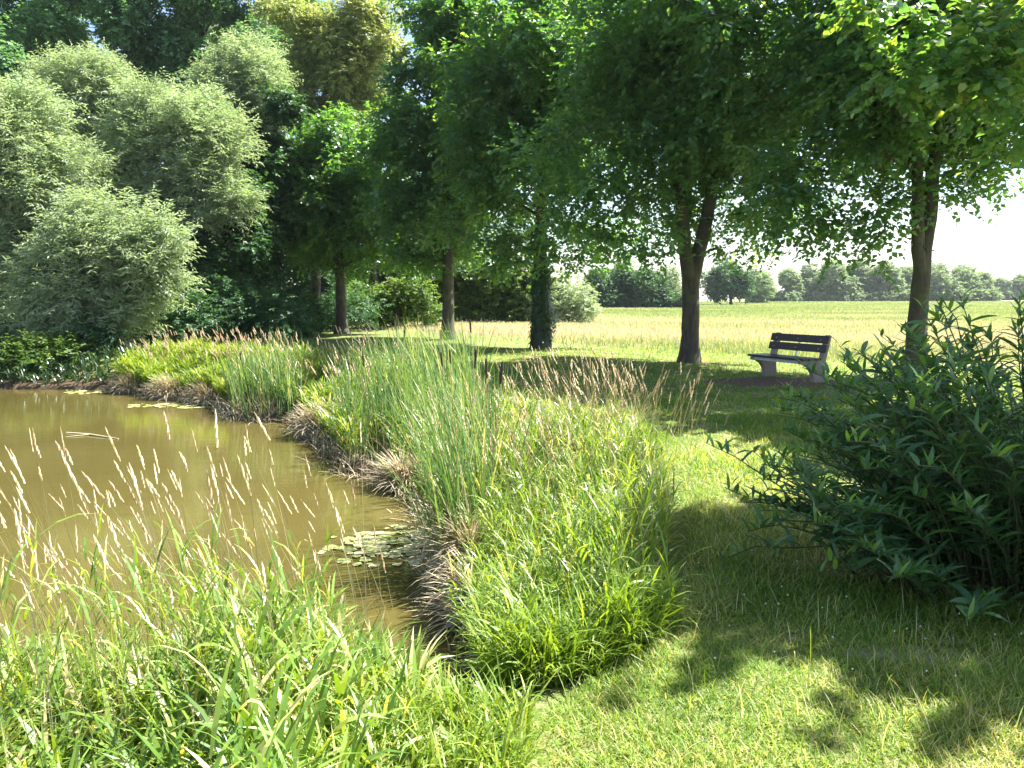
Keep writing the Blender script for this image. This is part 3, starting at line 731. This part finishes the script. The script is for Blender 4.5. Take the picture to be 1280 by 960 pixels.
# ------------------------------------------------------------------ grasses, reeds
def tall_grass(g, x, y, r, h=(.5, .8), nl=7, ll=(.18, .34), lw=.012, heading=None, spread=1.0, sway=-1.0, leanmax=.25, stem_w=.004, z=None, rlo=0., rhi=1., start=.15, hmul=None):
    """leafy grass stems; returns stem tips and directions"""
    n = len(x); z = gz(x, y) - .02 if z is None else np.full(n, z); H = r.uniform(*h, n) * (1 if hmul is None else hmul)
    head = r.normal(math.pi, .9, n) if heading is None else heading
    lean = r.uniform(0, leanmax, n); bend = r.uniform(0, leanmax, n)
    base = np.stack([x, y, z], 1)
    sr = np.clip(r.random(n) * (rhi - rlo) + rlo, 0, 1)
    v, f, q, pts = ribbons(base, head, H, stem_w, lean, bend, 4, 'stem', twist=np.zeros(n), rnd=sr)
    g.add(v, f, q); P4 = np.stack(pts, 1)
    for k in range(nl):
        t = start + (1 - start) * (k + r.random(n)) / nl; t = np.clip(t, 0, .97) * 4; i = t.astype(int); fr = (t - i)[:, None]
        b = P4[np.arange(n), i] * (1 - fr) + P4[np.arange(n), i + 1] * fr
        hd = r.uniform(0, 6.283, n)
        v, f, q, _ = ribbons(b, hd, r.uniform(*ll, n), lw * r.uniform(.6, 1.3, n), r.uniform(.15, .7, n) * spread, r.uniform(.2, 1.8, n), 4, 'leaf', rnd=np.clip(sr + r.normal(size=n) * .15, 0, 1), power=1.3, roll=r.normal(size=n) * .3)
        g.add(v, f, q)
    return P4[:, -1], unit(P4[:, -1] - P4[:, -2])


def flower_stalks(gs, gh, x, y, r, h=(.9, 1.25), hl=(.09, .15), hr=.006, lean=(.05, .35), head=None, hrnd=(0, 1), sides=4, bend=(.05, .5), w=.003):
    n = len(x); z = gz(x, y); H = r.uniform(*h, n)
    hd = r.normal(math.pi * .97, .45, n) if head is None else head
    v, f, q, pts = ribbons(np.stack([x, y, z], 1), hd, H, w, r.uniform(*lean, n), r.uniform(*bend, n), 6, 'stem', twist=np.zeros(n), rnd=r.random(n))
    gs.add(v, f, q); gh.add(*heads(pts[-1] - unit(pts[-1] - pts[-2]) * .01, pts[-1] - pts[-2], r.uniform(*hl, n), hr * r.uniform(.6, 1.3, n), r, 9, sides, rnd=r.uniform(*hrnd, n)))
    return


def zone(lst): return [P(a, b, z) for a, b, z in lst]


def region_filter(x, y, mn=.02): return (poly_dist(x, y, POND) > mn) & ~in_poly(x, y, POND)


# --- foreground left bank
Z1 = [(-6.5, 1.5), (-.55, 1.35), (-.3, 2.2), (-.32, 2.75), (-.42, 3.3), (-.6, 3.7), (-.8, 3.85), (-6.5, 3.8)]
r = rng(200); x, y = sample_poly(Z1, 5200, r); m = region_filter(x, y, -.0); x, y = x[m], y[m]
g = Geo(); hh = np.clip(.62 + .12 * vnoise(x, y, 2.5, 9), .35, .85)
HX = .5 + .95 * np.exp(-((x / y + .30) / .085) ** 2) - .15 * np.exp(-((x / y + .1) / .07) ** 2) + .15 * vnoise(x, y, 3, 4)
tall_grass(g, x, y, r, (.2, .40), 8, (.13, .3), .015, leanmax=.4, hmul=np.clip(HX, .35, 1.7))
x, y = sample_poly([(-1.9, 2.3), (-.6, 2.4), (-.75, 3.4), (-1.9, 3.6)], 130, r); tall_grass(g, x, y, r, (.5, .82), 6, (.12, .26), .009, leanmax=.3)
tag(g.build('reed_grass', M['reedgrass']), 'leafy bright green reed grass filling the bottom left corner', 'reed grass', kind='stuff')
g = Geo(); x, y = sample_poly([(-.95, 2.0), (.0, 2.1), (.1, 2.6), (-.34, 2.75), (-.5, 3.1), (-.65, 3.5), (-.8, 3.5), (-1.0, 2.8)], 1100, r); m = region_filter(x, y, 0); x, y = x[m], y[m]
tall_grass(g, x, y, r, (.06, .2), 6, (.1, .24), .008, leanmax=.5); tag(g.build('young_sedge', M['sedge']), 'yellow green young grass at the near inlet of the pond', 'grass', kind='stuff')
# flower stalks rising before the water
r = rng(201); gs, gh = Geo(), Geo(); x, y = sample_poly([(-3.4, 2.1), (-.5, 2.1), (-.45, 4.0), (-3.9, 4.2)], 540, r); m = region_filter(x, y, -.15); x, y = x[m], y[m]
flower_stalks(gs, gh, x, y, r, (.6, 1.15), (.06, .13), .0034, head=r.normal(math.pi * .95, .5, len(x)))
so = gs.build('flowering_grass', M['straw']); tag(so, 'pale flowering grass stalks swaying in front of the pond water', 'flowering grass', kind='stuff'); gh.build('seed_head', M['seed'], so)

# --- middle clump between inlet and lawn
MID = [(-.25, 4.6), (-.08, 3.5), (.3, 3.3), (.6, 3.55), (.85, 4.2), (1.12, 5.2), (1.25, 6.4), (1.4, 7.4), (.9, 8.6), (-.6, 9.2), (-1.2, 8.6), (-.55, 7.2), (-.6, 6.0), (-.1, 5.3)]
r = rng(210); x, y = sample_poly(MID, 4400, r); m = (region_filter(x, y, .0) | (poly_dist(x, y, POND) < .16)) & ((vnoise(x, y, 3.1, 51) > -.75) | (r.random(len(x)) < .25)); x, y = x[m], y[m]
g = Geo(); HX = np.clip(.85 + .5 * vnoise(x, y, 2.4, 14), .3, 1.35) * np.clip((y - 2.1) / 1.5, .5, 1) * np.clip(1.25 - (y - 5.2) * .28, .3, 1)
tall_grass(g, x, y, r, (.22, .72), 8, (.12, .30), .0095, leanmax=.35, hmul=HX)
tag(g.build('reed_grass', M['reedgrass']), 'thick clump of bright reed grass between the inlet and the lawn', 'reed grass', kind='stuff')
g = Geo(); x, y = sample_poly([(-.08, 4.0), (-.06, 3.05), (.15, 2.95), (.55, 3.2), (.8, 3.5), (.5, 3.9), (.1, 4.3)], 1300, r); m = region_filter(x, y, 0); x, y = x[m], y[m]
tall_grass(g, x, y, r, (.05, .34), 6, (.12, .32), .009, leanmax=.5, hmul=np.clip(.8 + .5 * vnoise(x, y, 6, 4), .2, 1.4), rlo=0, rhi=.7); tag(g.build('young_sedge', M['sedge']), 'arching yellow green grass at the foot of the middle clump', 'grass', kind='stuff')
r = rng(211); gs, gh = Geo(), Geo(); x, y = sample_poly([(-.6, 5.6), (.9, 4.9), (1.3, 6.4), (1.5, 7.4), (.6, 8), (-.8, 8.4), (-.6, 7.2)], 420, r); m = region_filter(x, y, -.05); x, y = x[m], y[m]
flower_stalks(gs, gh, x, y, r, (.7, 1.1), (.07, .14), .0042, lean=(.05, .3), head=r.normal(math.pi * .9, .8, len(x)))
so = gs.build('flowering_grass', M['straw']); tag(so, 'tan flowering grass stalks above the middle clump', 'flowering grass', kind='stuff'); gh.build('seed_head', M['seed'], so)
r = rng(212); gs, gh = Geo(), Geo(); x, y = sample_poly([(.7, 7.2), (1.35, 5.4), (1.75, 6.4), (1.9, 8.5), (.9, 9)], 60, r)
flower_stalks(gs, gh, x, y, r, (.5, .85), (.09, .15), .0055, lean=(.0, .25), head=r.normal(0, 1.2, len(x)), hrnd=(0, .5))
so = gs.build('flowering_grass', M['straw']); tag(so, 'pinkish brown flowering grass standing against the shaded lawn', 'flowering grass', kind='stuff'); gh.build('seed_head', M['seed'], so)


# --- cattail stands
def cattails(label, poly, n, h, seed, spikes=6, dead=.25, lean=.22, wid=.013, head=math.pi):
    r = rng(seed); x, y = sample_poly(poly, n, r); c = (float(x.mean()), float(y.mean())); zb = float(gz(np.array([c[0]]), np.array([c[1]]))[0]); org = (c[0], c[1], WZ)
    root = empty('cattail_stand', org); tag(root, label, 'cattails', 'cattail stands at the pond edge', 'stuff')
    z = np.maximum(gz(x, y), WZ - .08) - .03
    g = Geo(); m = len(x) * 3; i = np.repeat(np.arange(len(x)), 3); base = np.stack([x[i] + r.normal(size=m) * .015, y[i] + r.normal(size=m) * .015, z[i]], 1)
    v, f, q, _ = ribbons(base, r.normal(head, 1.3, m), r.uniform(*h, m), wid * r.uniform(.6, 1.2, m), r.uniform(0, lean, m), np.abs(r.normal(0, .55, m)) ** 1.3, 6, 'blade', power=2, rnd=r.random(m), twist=r.uniform(0, 3.14, m))
    g.add(v, f, q); g.build('leaf_blades', M['cattail'], root, org)
    g = Geo(); k = int(len(x) * dead * 4); i = r.choice(len(x), k); base = np.stack([x[i] + r.normal(size=k) * .05, y[i] + r.normal(size=k) * .05, z[i]], 1)
    v, f, q, _ = ribbons(base, r.uniform(0, 6.28, k), r.uniform(.2, .75, k), .012, r.uniform(.05, .9, k), r.uniform(.2, 1.6, k), 4, 'blade', rnd=r.random(k)); g.add(v, f, q); g.build('dead_leaves', M['deadgrass'], root, org)
    for s in range(spikes):
        j = r.integers(len(x)); a = np.array([x[j], y[j], z[j]]); t = a + np.array([r.normal() * .08, r.normal() * .08, h[1] * r.uniform(.72, .9)]); u = unit(t - a)
        g = Geo(); tube(g, [a, t, t + u * .14], [.004, .0035, .0015], 5); st = g.build('stalk', M['straw'], root, org)
        g = Geo(); tube(g, [t - u * .01, t, t + u * .04, t + u * .12, t + u * .16, t + u * .17], [.003, .009, .012, .012, .009, .003], 8); g.build('spike', SPK, st, org)
    return root


SPK = plainmat('cattail_spike', (.05, .028, .018), .9, 60, .3)
W = WZ
cattails('cattail stand with blades up to the meadow edge, centre of the bank', [P(430, 585, W), P(480, 597, W), P(525, 608, W), P(548, 640, W), P(610, 590, W), P(600, 545, W), P(520, 535, W), P(430, 545, W)], 330, (.8, 1.42), 300, 8, .5, .3, .018)
cattails('pale leaning cattail stand beside the lily pads', [P(545, 715, W), P(560, 730, W), P(600, 738, W), P(640, 700, W), P(625, 650, W), P(560, 650, W)], 150, (1.0, 1.6), 301, 3, .9, .45, .015)
cattails('narrow cattail stand near the far sunny reeds', [P(288, 521, W), P(330, 528, W), P(378, 529, W), P(385, 515, W), P(340, 508, W), P(290, 508, W)], 150, (.75, 1.25), 302, 2, .6, .3, .024)
# sunny bank vegetation at the back left
r = rng(310); bank = [P(150, 490, W), P(200, 497, W), P(272, 505, W), P(290, 512, W), (-5.2, 15.5), (-4.5, 17), (-8.6, 19.5), (-9.4, 18.8)]
x, y = sample_poly(bank, 4200, r); m = region_filter(x, y, .05) & (poly_dist(x, y, POND) < 1.7 + .3 * vnoise(x, y, 1.5, 6)); x, y = x[m], y[m]
g = Geo(); tall_grass(g, x, y, r, (.22, .52), 7, (.16, .34), .024, leanmax=.35, hmul=np.clip(.9 + .35 * vnoise(x, y, 2.4, 71), .4, 1.4)); tag(g.build('reed_grass', M['sedge']), 'sunny yellow green herbs on the far left bank', 'reed grass', kind='stuff')
gs, gh = Geo(), Geo(); x, y = sample_poly(bank, 330, r); m = region_filter(x, y, .5) & (poly_dist(x, y, POND) < 1.9); x, y = x[m], y[m]
flower_stalks(gs, gh, x, y, r, (.5, .8), (.1, .18), .009, lean=(.0, .25), hrnd=(0, .45))
so = gs.build('flowering_grass', M['straw']); tag(so, 'reddish flowering grass along the top of the far left bank', 'flowering grass', kind='stuff'); gh.build('seed_head', M['seed'], so)
r = rng(311); bank2 = [P(380, 527, W), P(395, 545, W), P(415, 563, W), P(436, 590, W), (-1.2, 11.5), (-1.0, 15.5), (-4.2, 17.5), (-5.2, 15.5), P(290, 515, W)]
x, y = sample_poly(bank2, 4200, r); m = region_filter(x, y, .05) & (poly_dist(x, y, POND) < 1.5 + .4 * vnoise(x, y, 1.5, 6)); x, y = x[m], y[m]
g = Geo(); tall_grass(g, x, y, r, (.25, .55), 7, (.16, .34), .02, leanmax=.35, hmul=np.clip(.9 + .35 * vnoise(x, y, 2.4, 72), .4, 1.4)); tag(g.build('reed_grass', M['reedgrass']), 'green reed grass between the two cattail stands', 'reed grass', kind='stuff')
g = Geo(); gs, gh = Geo(), Geo(); x, y = sample_poly(bank2, 260, r); m = region_filter(x, y, .3) & (poly_dist(x, y, POND) < 1.7); x, y = x[m], y[m]
flower_stalks(gs, gh, x, y, r, (.55, .9), (.12, .2), .010, lean=(.0, .25), hrnd=(0, .8))
so = gs.build('flowering_grass', M['straw']); tag(so, 'flowering grass behind the two cattail stands', 'flowering grass', kind='stuff'); gh.build('seed_head', M['seed'], so)
# tall grass strip in front of the shaded lawn
r = rng(312); strip = [(-1.2, 8.6), (.9, 8.6), (1.2, 9.6), (.2, 11.5), (-.6, 14), (-1.6, 14), (-1.6, 10)]
x, y = sample_poly(strip, 2200, r); m = region_filter(x, y, .05) & (poly_dist(x, y, POND) < 1.8); x, y = x[m], y[m]
g = Geo(); tall_grass(g, x, y, r, (.15, .38), 6, (.14, .28), .016, leanmax=.3); tag(g.build('reed_grass', M['reedgrass']), 'strip of tall grass between the cattails and the shaded lawn', 'reed grass', kind='stuff')


# grass fringe under the far bushes, shade painted in by the dark leaf colour
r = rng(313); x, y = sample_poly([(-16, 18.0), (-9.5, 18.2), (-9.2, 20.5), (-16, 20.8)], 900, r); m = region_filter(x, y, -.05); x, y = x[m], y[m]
g = Geo(); tall_grass(g, x, y, r, (.1, .35), 6, (.15, .3), .03, leanmax=.5); tag(g.build('shore_grass', M['ivy']), 'grass fringe painted dark for the shade at the far shore', 'grass', kind='stuff')


# --- dry tussocks at the water edge
def tussock(px, py, rad, h, label, seed):
    r = rng(seed); c = P(px, py, WZ); root = empty('grass_tussock', (c[0], c[1], WZ)); tag(root, label, 'tussock', 'dry grass tussocks at the water edge')
    g = Geo(); n = 9; rings = []
    for i in range(n):
        t = i / (n - 1); th = t * math.pi / 2
        a = np.linspace(0, 6.283, 20, endpoint=False); rr = rad * math.cos(th) * .9 * (1 + .15 * np.sin(3 * a + seed)); rings.append(np.stack([rr * np.cos(a), rr * np.sin(a), np.full(20, -.1 + (h + .1) * .8 * math.sin(th))], 1))
    V = np.concatenate(rings); f = []
    for i in range(n - 1):
        for s in range(20): s2 = (s + 1) % 20; A = i * 20 + s; B = i * 20 + s2; f += [(A, B, B + 20), (A, B + 20, A + 20)]
    g.add(V, f, np.full(len(f), .1)); g.build('root_mound', plainmat('tussock_mound', (.13, .11, .08), .95, 30, .4, .6), root, smooth=True)
    g = Geo(); k = 900; a = r.uniform(0, 6.283, k); th = r.random(k) ** .7 * 1.4; bs = np.stack([rad * np.cos(a) * np.cos(th) * .9, rad * np.sin(a) * np.cos(th) * .9, h * .8 * np.sin(th)], 1)
    v, f, q, _ = ribbons(bs, a + r.normal(size=k) * .3, r.uniform(.1, .42, k), .014, 1.2 - th * .6 + r.normal(size=k) * .2, r.uniform(.5, 1.5, k), 4, 'blade', rnd=r.random(k)); g.add(v, f, q)
    g.build('dead_leaves', M['deadgrass'], root)


for i, a in enumerate([(168, 490, .42, .34, 'grey dry tussock at the left tip of the sunny bank'), (215, 497, .48, .36, 'grey dry tussock in the middle of the sunny bank'), (262, 503, .4, .32, 'grey dry tussock right at the left side of the narrow cattail stand'),
                       (402, 545, .42, .40, 'pale straw tussock right of the narrow cattail stand'), (505, 610, .22, .2, 'brown collapsed tussock below the central cattail stand'), (590, 735, .2, .42, 'dark brown tussock under the pale leaning cattails'), (605, 775, .2, .22, 'small muddy tussock at the inlet mouth')]):
    tussock(*a, 330 + i)

# --- dead reed litter along the waterline
r = rng(345); A = np.array([P(a, b, W) for a, b in shore_px[4:23]]); seg = np.linalg.norm(np.diff(A, axis=0), axis=1); k = 2600; ti = r.choice(len(seg), k, p=seg / seg.sum()); tt = r.random(k)[:, None]
q = A[ti] * (1 - tt) + A[ti + 1] * tt + r.normal(size=(k, 2)) * np.array([.10, .10]); zz = np.maximum(gz(q[:, 0], q[:, 1]), WZ) - .01
g = Geo(); v, f, rr_, _ = ribbons(np.column_stack([q, zz]), r.uniform(0, 6.28, k), r.uniform(.08, .38, k) * np.clip(1.3 + .5 * vnoise(q[:, 0], q[:, 1], 2.5, 9), .5, 1.8), .011 * r.uniform(.5, 1.4, k), r.uniform(.1, 1.5, k), r.uniform(0, 1.4, k), 4, 'blade', rnd=r.random(k)); g.add(v, f, rr_)
tag(g.build('dead_reeds', M['deadgrass']), 'matted dead reeds and litter along the waterline', 'dead reeds', kind='stuff')
# --- lily pads
def pad_mesh():
    n = 12; a = np.linspace(.22, 6.06, n); V = np.concatenate([[(0, 0, 0.004)], np.stack([np.cos(a), np.sin(a), .05 * np.sin(3 * a) + .03], 1)])
    return V, np.array([(0, i, i + 1) for i in range(1, n)])


pv, pf = pad_mesh(); r = rng(350); masters = []
for k in range(6):
    me_o = mesh_obj('lily_pad', pv * np.array([1, 1, 1.0]), pf, M['pad'], rnd=np.full(len(pf), (k + .5) / 6), smooth=False); masters.append(me_o)
first = [True] * 6


def pads(cx, cy, rx, ry, n, size, label, group, rot=0):
    for _ in range(n):
        t = r.uniform(0, 6.283); q = math.sqrt(r.random()); px = cx + rx * q * math.cos(t); py = cy + ry * q * math.sin(t); w = P(px, py, WZ)
        k = int(r.integers(6)); o = masters[k] if first[k] else masters[k].copy()
        if not first[k]: COL.objects.link(o)
        first[k] = False; s = size * r.uniform(.55, 1.25); o.location = (w[0], w[1], WZ + .006 + .004 * r.random()); o.rotation_euler = (r.normal() * .03, r.normal() * .03, r.uniform(0, 6.28)); o.scale = (s, s * r.uniform(.75, 1), s)
        tag(o, label, 'lily pad', group)


pads(490, 680, 62, 17, 75, .07, 'pale lily pad in the patch beside the leaning cattails', 'lily pads beside the leaning cattails')
pads(112, 490, 32, 3.2, 36, .09, 'pale lily pad in the far patch left of the sunny bank', 'lily pads left of the sunny bank')
pads(215, 508, 58, 3.6, 60, .08, 'pale lily pad in front of the dry tussocks', 'lily pads in front of the tussocks')
pads(485, 684, 90, 27, 45, .05, 'stray lily pad at the fringe of the near patch', 'stray lily pads')
# floating stick
a = P(83, 541, WZ); b_ = P(148, 549, WZ)
g = Geo(); tube(g, [(0, 0, 0.0), ((b_[0] - a[0]) * .45, (b_[1] - a[1]) * .4, .012), (b_[0] - a[0], b_[1] - a[1], .004)], [.012, .016, .008], 6); tube(g, [((b_[0] - a[0]) * .45, (b_[1] - a[1]) * .4, .01), ((b_[0] - a[0]) * .2, (b_[1] - a[1]) * .2 - .3, .004)], [.009, .004], 5)
o = g.build('floating_branch', plainmat('wet_wood', (.45, .38, .24), .5, 12, .3)); o.location = (a[0], a[1], WZ + .004); tag(o, 'thin pale branch floating on the open water', 'branch')

# ------------------------------------------------------------------ lawn
VEG = [(-6.5, 1.5), (-.55, 1.35), (-.22, 2.2), (.1, 2.7), (.35, 3.05), (.72, 3.45), (.95, 4.1), (1.22, 5.2), (1.35, 6.4), (1.4, 7.6), (.9, 8.6), (.2, 10), (-.6, 14), (-1.6, 14), (-12, 20)]


def lawn(n, y0, y1, hgt, wid, seed, xmargin=.5, rlo=0, rhi=1):
    r = rng(seed); t = r.random(n); y = y0 + (y1 - y0) * t; half = y * .70 + xmargin; x = r.uniform(-1, 1, n) * half
    m = ~in_poly(x, y, VEG) & region_filter(x, y, .3) & (x > -3 - y * .3); x, y = x[m], y[m]
    # thinner on bare spots
    keep = np.ones(len(x), bool)
    for (cx, cy, rx, ry, _) in SPOTS + SANDS:
        q = ((x - cx) / rx) ** 2 + ((y - cy) / ry) ** 2; keep &= (q > .9) | (r.random(len(x)) < (.05 if rx > .5 else .45))
    x, y = x[keep], y[keep]; k = len(x)
    cl = vnoise(x, y, 5, 21); tuft = np.clip(1 + .5 * vnoise(x, y, 2.2, 33), .45, 1.9)
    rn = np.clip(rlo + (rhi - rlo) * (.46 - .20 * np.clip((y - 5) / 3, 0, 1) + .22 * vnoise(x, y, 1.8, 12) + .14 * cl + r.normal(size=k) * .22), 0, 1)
    return ribbons(np.stack([x, y, gz(x, y) - .008], 1), r.uniform(0, 6.283, k), hgt * r.uniform(.5, 1.4, k) * tuft, wid * r.uniform(.6, 1.3, k), r.uniform(.35, 1.35, k), r.uniform(.1, .9, k), 3, 'blade', rnd=rn)[:3]


g = Geo()
g.add(*lawn(150000, 1.8, 3.6, .055, .0042, 400)); g.add(*lawn(150000, 3.6, 6.5, .07, .006, 401)); g.add(*lawn(120000, 6.5, 12, .085, .009, 402)); g.add(*lawn(90000, 12, 24, .10, .014, 403))
tag(g.build('lawn_grass', M['lawn']), 'mown lawn grass of the bank and under the lime trees', 'grass', kind='stuff')
# taller wisps scattered in the lawn
r = rng(410); g = Geo(); n = 1500; y = r.uniform(2.4, 9, n); x = r.uniform(.1, 1, n) * y * .7; m = ~in_poly(x, y, VEG); x, y = x[m], y[m]; k = len(x)
g.add(*ribbons(np.stack([x, y, gz(x, y)], 1), r.uniform(0, 6.28, k), r.uniform(.08, .2, k), .0035, r.uniform(0, .6, k), r.uniform(.2, 1.2, k), 5, 'blade', rnd=r.random(k))[:3])
tag(g.build('grass_wisps', M['lawn']), 'longer grass wisps sticking out of the lawn', 'grass', kind='stuff')
# meadow grass
r = rng(420); n = 420000; u = r.random(n); y = 19 * (230 / 19.) ** u; x = r.uniform(-.35, .75, n) * y
s = .8 * x + .58 * y; m = (s > 18.0 + r.normal(size=n) * 1.0); x, y = x[m], y[m]; k = len(x); hay = np.clip(.54 + .34 * vnoise(x * .10, y * .22, 1.0, 8) + .16 * r.normal(size=k) - .5 * np.clip((y - 38) / 40, 0, 1), 0, 1)
g = Geo(); g.add(*ribbons(np.stack([x, y, gz(x, y)], 1), r.uniform(0, 6.28, k), r.uniform(.10, .28, k), .0011 * y * r.uniform(.5, 1.2, k), r.uniform(0, .35, k), r.uniform(0, .9, k), 2, 'blade', rnd=hay, twist=r.normal(0, .5, k))[:3])
tag(g.build('meadow_grass', M['meadow']), 'tall hay grass of the sunny meadow behind the trees', 'grass', kind='stuff')

# small flowers: white clover in the meadow edge and lawn
r = rng(430); g = Geo(); n = 900; y = np.concatenate([r.uniform(20, 60, 700), r.uniform(2.6, 8, 200)]); x = np.concatenate([r.uniform(-.1, .72, 700) * y[:700], r.uniform(.1, .7, 200) * y[700:]])
m = ~in_poly(x, y, VEG); x, y = x[m], y[m]; k = len(x); zz = gz(x, y) + np.where(y > 15, .32, .06)
sz = np.where(y > 15, .028, .005)
for a in range(2):
    ang = a * 1.57; dx = np.stack([np.cos(ang) * sz, np.sin(ang) * sz, 0 * sz], 1); c = np.stack([x, y, zz], 1); uz = np.stack([0 * sz, 0 * sz, sz], 1)
    V = np.stack([c - dx, c - uz, c + dx, c + uz], 1).reshape(-1, 3); g.add(V, (np.arange(k)[:, None, None] * 4 + np.array([(0, 1, 2), (0, 2, 3)])[None]).reshape(-1, 3))
tag(g.build('clover_flowers', plainmat('white_petals', (.78, .78, .72), .8)), 'tiny white flowers scattered over lawn and meadow', 'flowers', kind='stuff')

# ------------------------------------------------------------------ willow shrub at the right
def willow_shrub():
    r = rng(500); c = np.array((2.95, 4.2, 0.0)); root = empty('willow_shrub', c); tag(root, 'dark green willow shrub with long narrow leaves at the right edge', 'shrub')
    gl, gs = Geo(), Geo(); n = 360
    for k in range(n):
        a = r.uniform(0, 6.283); q = math.sqrt(r.random()); b = np.array([q * .55 * math.cos(a) * 1.3, q * .5 * math.sin(a), 0])
        H = r.uniform(.95, 1.6) * (1.12 - .25 * q); out = q * r.uniform(.45, 1.0)
        if k > 240: H = r.uniform(.25, .75); b = b * 1.5; out = r.uniform(.25, .75)
        aim = np.array([max(math.cos(a) * out * 1.35, -.55 - .35 * r.random()), math.sin(a) * out * .95, 0]) + np.array([-.05, 0, 0])
        tip = b + aim + np.array([0, 0, H - .45 * out * q]); tip[2] = max(tip[2], r.uniform(.15, .7))
        mid = b + aim * .3 + np.array([0, 0, H * .72]); t = np.linspace(0, 1, 9)[:, None]
        path = (1 - t) ** 2 * b + 2 * t * (1 - t) * mid + t * t * tip; path[1:] += r.normal(size=(8, 3)) * .012
        tube(gs, path, np.linspace(.008, .0025, 9), 4)
        m = 42; tt = np.sort(r.uniform(.12, 1, m)) * 8; i = np.minimum(tt.astype(int), 7); fr = (tt - i)[:, None]; p = path[i] * (1 - fr) + path[i + 1] * fr
        d = unit(path[i + 1] - path[i]); ang = np.arange(m) * 2.4 + r.uniform(0, 6)
        head = ang; th0 = r.uniform(.5, 1.15, m); topm = tt > 7.2; th0[topm] *= .5
        ln = r.uniform(.10, .18, m); ln[topm] *= .7
        v, f, qv, _ = ribbons(p, head, ln, r.uniform(.014, .025, m), th0, r.uniform(.3, 1.3, m), 5, 'leaf', rnd=np.clip(r.random(m) * .75 + .3 * topm, 0, 1), roll=r.normal(size=m) * .5)
        gl.add(v, f, qv)
    gl.build('foliage', M['shrub'], root); gs.build('stem', plainmat('green_brown_twig', (.06, .065, .03), .7), root, smooth=True)


willow_shrub()
# haze
hb_ = Geo(); box(hb_, (-1600, -500, -3.0), (1600, 2700, 24))
hm = bpy.data.materials.new('summer_haze'); hm.use_nodes = True; nt = hm.node_tree; nt.nodes.remove(nt.nodes['Principled BSDF'])
pv_ = nt.nodes.new('ShaderNodeVolumePrincipled'); pv_.inputs['Color'].default_value = (.86, .92, 1, 1); pv_.inputs['Density'].default_value = .00016; pv_.inputs['Anisotropy'].default_value = .3
nt.links.new(pv_.outputs[0], nt.nodes['Material Output'].inputs['Volume'])
HAZE = hb_.build('haze', hm); tag(HAZE, kind='stuff', label='thin summer haze over pond and meadow', cat='haze')
